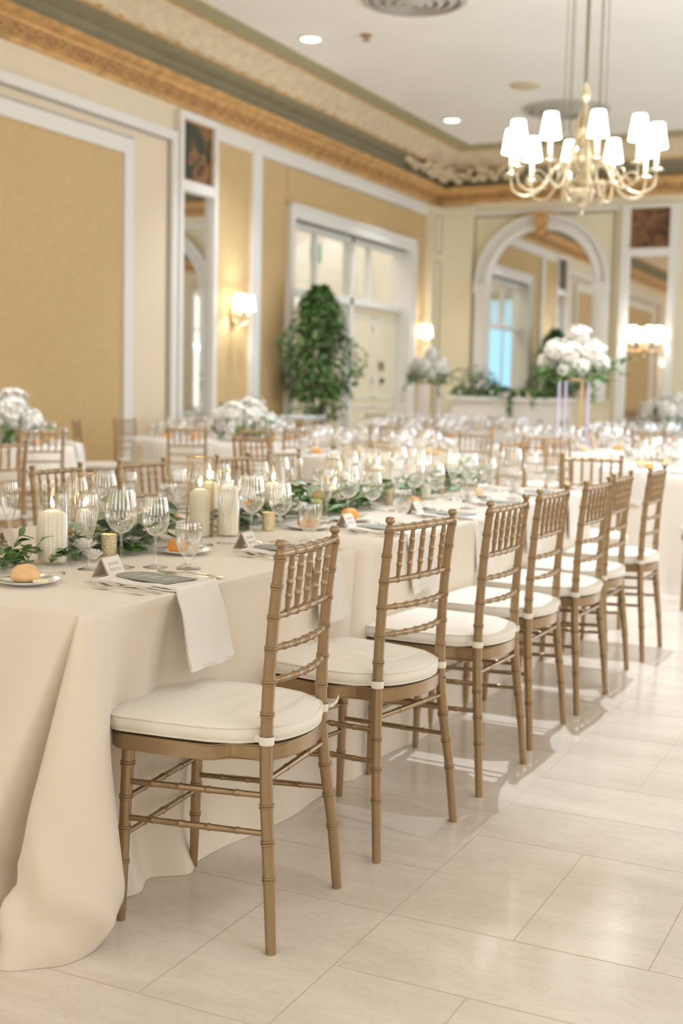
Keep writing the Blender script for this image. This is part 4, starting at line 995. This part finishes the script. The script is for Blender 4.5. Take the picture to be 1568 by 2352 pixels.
def sconce(name, loc, rz, label, offs, pw=9, sh=.19, sr=.088):
    t = thing(name, label, 'wall lamp', loc, rz)   # local +x points away from the wall
    b = NB(); lathe(b, [(0, -.16), (.02, -.15), (.035, -.08), (.05, 0), (.035, .08), (.02, .15), (0, .17)], 16, (.012, 0, -.12), sx=.5); lathe(b, [(0, 0), (.018, .004), (.02, .03), (0, .034)], 12, (.03, 0, -.3)); obj('backplate', b, M['brass'], t)
    for i, (y, d) in enumerate(offs):
        b = NB(); P = crom([(.02, 0, -.14), (d*.5, y*.5, -.22), (d*.95, y, -.17), (d, y, -.11)], 6); tube(b, P, .009, 8); lathe(b, [(.01, 0), (.035, .008), (.037, .014), (.012, .014)], 16, (d, y, -.12)); arm = obj('arm', b, M['brass'], t)
        b = NB(); lathe(b, [(.014, 0), (.014, .10), (0, .101)], 12, (d, y, -.105)); obj('candle_sleeve', b, M['candle_tube'], arm)
        obj('lamp_shade', shade_bm((d, y, -.03), sr, sr*.72, sh), M['shade'], arm)
    for y, d in (offs if len(offs) < 3 else (offs[0], offs[-1])): bulb((d, y, .06), pw/len(offs[:2]), t, .03)
    return t
sconce('wall_sconce', (XL+.05, 14.05, 2.28), 0, 'brass wall sconce glowing on the peach panel left of the doorway', [(-.11, .17), (.11, .17)], 26)
sconce('wall_sconce', (XL+.06, 20.26, 2.24), 0, 'brass wall sconce right of the doorway near the room corner', [(-.09, .15), (.09, .15)], 22)
sconce('wall_sconce', (-4.68, YB-.05, 2.22), -PI/2, 'cluster of bright shades on a branched wall lamp over the right-hand mirror', [(-.26, .14), (-.13, .24), (.13, .24), (.26, .14)], 24, .22, .075)
sconce('wall_sconce', (XR-.03, 4.5, 2.3), PI, 'wall sconce on the window wall, seen only in the mirrors', [(-.1, .16), (.1, .16)], 16)
sconce('wall_sconce', (XL+.03, 1.5, 2.3), 0, 'wall sconce on the left wall, seen only in the mirrors', [(-.1, .16), (.1, .16)], 16)

# ================================================================== FLOWERS AND PLANTS
def bloom_bm(seed, n=70, r=1.0):
    rr = random.Random(seed); b = NB(); bmesh.ops.create_icosphere(b, subdivisions=2, radius=r*.74)
    for k in range(n):
        z = 1-2*(k+.5)/n; a = k*2.39996; q = math.sqrt(1-z*z); d = Vector((q*math.cos(a), q*math.sin(a), z))
        for j in range(4):
            t = d.cross(Vector((.3, .9, .2))).normalized(); u = d.cross(t); an = j*PI/2+k; e = t*math.cos(an)+u*math.sin(an)
            leaf(b, d*r*(.70+.16*math.sin(k*3.7)), e*.8+d*.9, d, r*.30, r*.26, rnd=True, curl=.5)
    return b
bloom_me = obj('hydrangea_bloom', bloom_bm(1), M['petal']); COL.objects.unlink(bloom_me)
def arrangement(name, loc, label, R0, blooms, fol, trail=(), seed=1, holder=None):
    t = thing(name, label, 'flowers', loc); rr = random.Random(seed)
    for x, y, z, r in blooms:
        c = bloom_me.copy(); COL.objects.link(c); c.parent = t; c.location = (x, y, z); c.scale = (r, r, r*.92); c.rotation_euler = (rr.random()*6, rr.random()*6, rr.random()*6)
    b = NB(); zl, n, spread, L = fol
    for k in range(n):
        a = rr.uniform(0, 2*PI); el = rr.uniform(-.45, .5); d = rr.uniform(.45, 1)*spread
        leaf(b, (d*math.cos(a)*math.cos(el), d*math.sin(a)*math.cos(el), zl+d*math.sin(el)*.7), (math.cos(a+rr.uniform(-.8, .8)), math.sin(a+rr.uniform(-.8, .8)), rr.uniform(-.7, .6)), (rr.uniform(-.5, .5), rr.uniform(-.5, .5), 1), L*rr.uniform(.7, 1.2), L*.42, rnd=k % 2 == 0)
    for P in trail:
        pts = [Vector(p) for p in crom(P, 5)]; tube(b, pts, .003, 5)
        for i, p in enumerate(pts[1:]):
            for sg in (-1, 1): leaf(b, p, (rr.uniform(-1, 1), rr.uniform(-1, 1), rr.uniform(-.4, .6)), (0, 0, 1), L*.8, L*.4, rnd=True)
    obj('foliage', b, M['green'], t)
    if holder:
        b = NB(); lathe(b, holder, 28); obj('bowl', b, M['clothw'], t)
    return t
def tall(loc, s, lab1, lab2, seed):
    t = thing('flower_stand', lab1, 'stand', loc); H = .64*s; q = .105*s
    for i, (x, y) in enumerate(((-q, -q), (q, -q), (q, q), (-q, q))):
        b = NB(); box(b, x-.009, x+.009, y-.009, y+.009, .004, H-.012); obj('leg', b, M['acry' if i != 1 else 'brass'], t, False)
    b = NB()
    for x0, x1, y0, y1 in ((-q-.012, q+.012, -q-.012, -q+.012), (-q-.012, q+.012, q-.012, q+.012), (-q-.012, -q+.012, -q, q), (q-.012, q+.012, -q, q)):
        box(b, x0, x1, y0, y1, H-.014, H+.006); box(b, x0, x1, y0, y1, 0, .008)
    box(b, -q, q, -q, q, H-.006, H); obj('gold_frame', b, M['brass'], t, False)
    B = [(-.16, -.06, .24, .115), (.0, -.12, .20, .125), (.02, .02, .38, .12), (.17, -.08, .20, .115), (-.12, .12, .26, .11), (.15, .12, .26, .11), (.25, -.04, .12, .095), (-.04, -.20, .07, .065), (.11, -.20, .09, .085), (-.27, -.02, .14, .085), (.0, .2, .16, .1)]
    arrangement('flower_arrangement', (loc[0], loc[1], loc[2]+H+.012), lab2, .3, [(x*s, y*s, z*s, r*s) for x, y, z, r in B], (.05*s, 260, .33*s, .085*s), [[(.2*s, -.1*s, .05), (.36*s, -.1*s, .08*s), (.50*s, -.08*s, .02)], [(.25*s, -.02, .1), (.4*s, .05, .16*s), (.48*s, .1, .18*s)], [(.15, -.2*s, .0), (.25*s, -.25*s, -.1*s), (.26*s, -.26*s, -.22*s)], [(-.2*s, -.15*s, .02), (-.3*s, -.2*s, -.1*s), (-.32*s, -.2*s, -.30*s)]], seed)
LOWB = [(-.10, -.05, .12, .075), (.0, -.09, .14, .08), (.09, -.04, .13, .078), (.03, .05, .17, .08), (-.06, .06, .15, .075), (.13, .05, .10, .06), (-.14, .03, .09, .055), (.02, -.13, .075, .05)]
def low(loc, label, s, seed): return arrangement('flower_arrangement', loc, label, .2, [(x*s, y*s, z*s, r*s) for x, y, z, r in LOWB], (.07*s, 90, .18*s, .07*s), [[(.1*s, -.1*s, .08*s), (.17*s, -.14*s, .05*s), (.2*s, -.16*s, .012)]], seed, [(.05, 0), (.06, .004), (.08, .05), (.075, .07), (0, .07)])

# potted ficus in the doorway
t = thing('potted_tree', 'bushy dark green potted ficus tree standing in the doorway', 'tree', (-7.88, 15.42, 0))
b = NB(); lathe(b, [(.16, 0), (.17, .02), (.24, .42), (.26, .46), (.24, .46), (.22, .42), (0, .41)], 24); obj('planter', b, M['pot'], t)
b = NB(); rr = random.Random(4)
for k in range(5):
    a = k*1.3; P = crom([(.05*math.cos(a), .05*math.sin(a), .40), (.07*math.cos(a+1), .07*math.sin(a+1), .8), (.12*math.cos(a+2), .12*math.sin(a+2), 1.3), (.2*math.cos(a+2), .2*math.sin(a+2), 1.9), (.25*math.cos(a+2), .25*math.sin(a+2), 2.3)], 4); tube(b, P, [.026-.016*i/len(P) for i in range(len(P))], 8)
for k in range(26):
    a = rr.uniform(0, 6.3); z = rr.uniform(1.1, 2.2); r = rr.uniform(.25, .5); tube(b, [(.1*math.cos(a), .1*math.sin(a), z), (r*.6*math.cos(a), r*.6*math.sin(a), z+.12), (r*math.cos(a), r*math.sin(a), z+.10)], .006, 5)
obj('trunk', b, M['trunk'], t)
b = NB()
for k in range(4600):
    z = rr.uniform(.85, 2.68); a = rr.uniform(0, 2*PI); env = .50*max(.02, math.sin(PI*min(1, max(0, (z-.70)/2.0))**.8))**.7*(1+.22*math.sin(a*3+z*4)+.18*math.sin(a*2-z*7)); d = env*rr.random()**.45
    if z < 1.15 and rr.random() < .7: continue
    leaf(b, (d*math.cos(a), d*math.sin(a), z), (math.cos(a+rr.uniform(-1, 1)), math.sin(a+rr.uniform(-1, 1)), rr.uniform(-1.1, .3)), (rr.uniform(-.6, .6), rr.uniform(-.6, .6), 1), rr.uniform(.07, .11), .042)
obj('foliage', b, M['green'], t)
# flowers and candles on the mantel
mg = thing('mantel_garland', 'dark green garland with white flowers lying along the mantel', 'flowers', (-7.2, YB-.26, 1.19)); rr = random.Random(11); b = NB()
for k in range(700):
    x = rr.uniform(-.78, .95); hh = .42*math.exp(-((x+.38)/.26)**2)+.09; z = .01+hh*rr.random()**1.3
    leaf(b, (x, rr.uniform(-.1, .1), z), (rr.uniform(-1, 1), rr.uniform(-1, .6), rr.uniform(-.3, 1)), (rr.uniform(-.5, .5), -.5, 1), .09, .04)
for p in crom([(.32, -.13, .02), (.36, -.16, -.12), (.33, -.165, -.25), (.36, -.165, -.36)], 6):
    for j in range(3): leaf(b, p, (rr.uniform(-1, 1), -.3, rr.uniform(-1, .4)), (0, -1, 0), .07, .035)
obj('leaves', b, M['green'], mg)
for k in range(16):
    x = rr.uniform(-.7, .5); c = bloom_me.copy(); COL.objects.link(c); c.parent = mg; r = rr.uniform(.03, .055); c.scale = (r,)*3; c.location = (x, rr.uniform(-.12, 0), .04+.34*math.exp(-((x+.38)/.26)**2)*rr.random())
for i, (x, lab) in enumerate(((-6.92, 'left of three small candles glowing on the mantel'), (-6.74, 'middle of three small candles glowing on the mantel'), (-6.56, 'right of three small candles glowing on the mantel'))):
    c = put2(vt, x, YB-.34, i, lab, 1.19, None, 1.5)

# ================================================================== ROUND AND SIDE TABLES
def merged(src, name, cat):
    bm = NB(); mats = []
    def rec(o):
        for ch in KIDS.get(o.name, []):
            k = len(bm.faces); m = ch.data.materials[0]
            if m not in mats: mats.append(m)
            bm.from_mesh(ch.data); bm.faces.ensure_lookup_table()
            for f in bm.faces[k:]: f.material_index = mats.index(m)
            rec(ch)
    rec(src); o = obj(name, bm, None, None, True, mats); return tag(o, 'x', cat)
f_wl, f_ws, f_fl, f_gb = merged(wineL, 'wine_glass', 'glass'), merged(wineS, 'white_wine_glass', 'glass'), merged(flute, 'champagne_flute', 'glass'), merged(gob, 'water_goblet', 'glass')
f_vt = merged(vt, 'votive_candle', 'candle')
def rcloth(cx, cy, Rr, label, seed, m='clothw'):
    c = []; rr = random.Random(seed); n = 34
    for k in range(n):
        a = -2*PI*k/n; s = 1 if k % 2 else -1; f = .035*s*rr.uniform(.5, 1.3); u = (math.cos(a), math.sin(a))
        c.append(((cx+Rr*u[0], cy+Rr*u[1]), (cx+(Rr+.045+f)*u[0], cy+(Rr+.045+f)*u[1]), (cx+(Rr+.06+f*1.2)*u[0], cy+(Rr+.06+f*1.2)*u[1]), 1.0))
    return tag(obj('tablecloth', draped(c, .75, .08, sub=4, rows=12), M[m], None, 2), label, 'tablecloth')
def round_table(cx, cy, Rr, nm, seats, phase, seed, chairs=None, centre=None, light=True):
    rcloth(cx, cy, Rr, 'ivory tablecloth draped over the '+nm, seed)
    rr = random.Random(seed)
    g = lambda w: w+' on the '+nm
    for k in range(seats):
        a = phase+2*PI*k/seats; u, v = (math.cos(a), math.sin(a)), (-math.sin(a), math.cos(a))
        def at(r, s): return cx+r*u[0]+s*v[0], cy+r*u[1]+s*v[1]
        rv = u[0]*math.cos(YAW-.15)+u[1]*math.sin(YAW-.15); dv = -u[0]*math.sin(YAW-.15)+u[1]*math.cos(YAW-.15)
        sn = ('right', 'far right', 'far', 'far left', 'left', 'near left', 'near', 'near right')[int(round(math.atan2(dv, rv)/(PI/4))) % 8]+' seat of the '+nm
        if (chairs is None and k % 2 == seed % 2) or (chairs is not None and k in chairs):
            x, y = at(Rr+.54+rr.uniform(0, .04), 0); put(far_chair, USED, x, y, a+PI+rr.uniform(-.12, .12), 'chiavari chair, '+sn, g('chairs'))
        for src, r, s_, lb in ((f_wl, Rr-.33, .07, 'wine glasses'), (f_ws, Rr-.27, .15, 'white wine glasses'), (f_fl, Rr-.36, -.03, 'champagne flutes'), (f_gb, Rr-.19, .19, 'water goblets')):
            x, y = at(r, s_); put(src, USED, x, y, a, lb[:-2 if lb.endswith('sses') else -1]+', '+sn, g(lb), .75)
        x, y = at(Rr-.30, -.17); put(plate0, USED, x, y, 0, 'white bread plate, '+sn, g('bread plates'), .75)
        put(rollB if rr.random() < .6 else rollA, USED, x, y, a, 'bread roll, '+sn, g('bread rolls'), .756)
        x, y = at(Rr, 0); put(nap0, USED, x, y, a, 'white napkin, '+sn, g('napkins'), .7515)
    for k in range(4):
        a = phase+k*PI/2+.5; put(f_vt, USED, cx+.24*math.cos(a), cy+.24*math.sin(a), a, ('right', 'far', 'left', 'near')[k]+' glowing votive in the middle of the '+nm, g('votives'), .75)
T1 = 'round table at far left'; T2 = 'round table near the left wall sconce'; T3 = 'round table right behind the long table'; T4 = 'round table with the lavender-legged stand'
T5 = 'round table beyond the far-side chairs'; T6 = 'round table in front of the doorway'; T7 = 'far table with smaller tall flowers'; T8 = 'far right table with low flowers'; T9 = 'round table between the two stands'; T10 = 'round table behind the lavender-legged stand'
round_table(-7.1, 7.95, .76, T1, 7, .35, 1, chairs=(5, 6))
round_table(-6.25, 10.3, .88, T2, 9, R(-72), 2, chairs=(0, 1, 4, 5, 6, 7))
round_table(-1.3, 8.85, .92, T3, 10, .3, 3, chairs=(0, 1, 2, 3, 4, 5))
round_table(-3.16, 11.3, .76, T4, 8, .1, 4)
round_table(-4.0, 8.8, .76, T5, 8, .5, 5)
round_table(-5.35, 12.75, .76, T6, 8, .2, 6)
round_table(-6.85, 16.75, .76, T7, 8, .2, 7, chairs=(1, 3, 7))
round_table(-3.4, 16.75, .92, T8, 9, .2, 8)
round_table(-5.3, 15.3, .76, T9, 8, .7, 9)
round_table(-3.2, 14.0, .76, T10, 8, .35, 10)
tall((-3.08, 11.1, .75), 1.0, 'tall flower stand with gold top and lavender-lit legs', 'big ball of white hydrangeas with green foliage on the lavender-legged stand', 5)
tall((-6.80, 16.80, .75), 1.0, 'farther flower stand left of the arched mirror', 'smaller-looking white flower arrangement left of the arched mirror', 9)
low((-7.02, 7.98, .75), 'low white flowers at the left edge of the photo', 1.9, 2)
low((-6.12, 10.40, .75), 'low white hydrangeas in a bowl in front of the left wall', 1.75, 3)
low((-3.35, 16.7, .75), 'wide low white flowers at the right edge on the far table', 2.3, 4)
put(far_chair, USED, -4.86, 5.55, R(160), 'gold chiavari chair alone at the far left in front of the white flowers', None)
# serving tables along the left wall
def serving(y0, y1, lab, n, seed, bottles):
    c = []; x0, x1 = -8.15, -7.45
    for (a, b_, q, w, k) in ((x1, y1, x1, y0, 6), (x1, y0, x0, y0, 4), (x0, y0, x0, y1, 6), (x0, y1, x1, y1, 4)):
        c += side(a, b_, q, w, k, -.01, .012, seed, .0, .8)
    c = [((p[0][0], p[0][1]), p[1], p[2], p[3]) for p in c]
    tag(obj('tablecloth', draped(c, .78, .08, sub=4, rows=10), M['clothw'], None, 2), lab, 'tablecloth')
    for i in range(n):
        for j in range(3): put(f_gb, USED, x1-.10-.16*j, y0+.12+i*(y1-y0-.24)/max(1, n-1), i, 'spare goblet, '+('first', 'second', 'third', 'fourth', 'fifth', 'sixth', 'seventh', 'eighth')[i]+' of the '+('front', 'middle', 'back')[j]+' row on the '+lab.split(' over the ')[1], 'goblets on the '+lab.split(' over the ')[1], .78)
    for i, (x, y, l2) in enumerate(bottles):
        t = tag(obj('wine_bottle', (lambda b: (lathe(b, [(.0, .002), (.036, 0), (.038, .01), (.038, .17), (.030, .20), (.014, .235), (.0135, .285), (.0155, .286), (.0155, .30), (0, .30)], 20), b)[1])(NB()), M['bottle']), l2, 'bottle'); t.location = (x, y, .78)
serving(12.1, 13.5, 'white tablecloth over the side table below the narrow wall mirror', 7, 3, [(-7.55, 12.0+.32, 'dark wine bottle below the narrow mirror, left of the pair'), (-7.55, 12.60, 'dark wine bottle below the narrow mirror, right of the pair')])
serving(13.95, 15.05, 'white tablecloth over the side table below the potted tree', 8, 5, [(-7.6, 14.98, 'dark bottle at the right end of the side table below the tree')])

# template objects that were never placed are removed
for o in list(bpy.data.objects):
    if o.get('label') == 'x':
        for c in list(o.children_recursive): bpy.data.objects.remove(c)
        bpy.data.objects.remove(o)
put_ch = dup(chan, (-2.73, -1.4, 0), .3, 'added unseen brass chandelier behind the camera, lighting the near end')  # made-up second chandelier out of view, there to give light
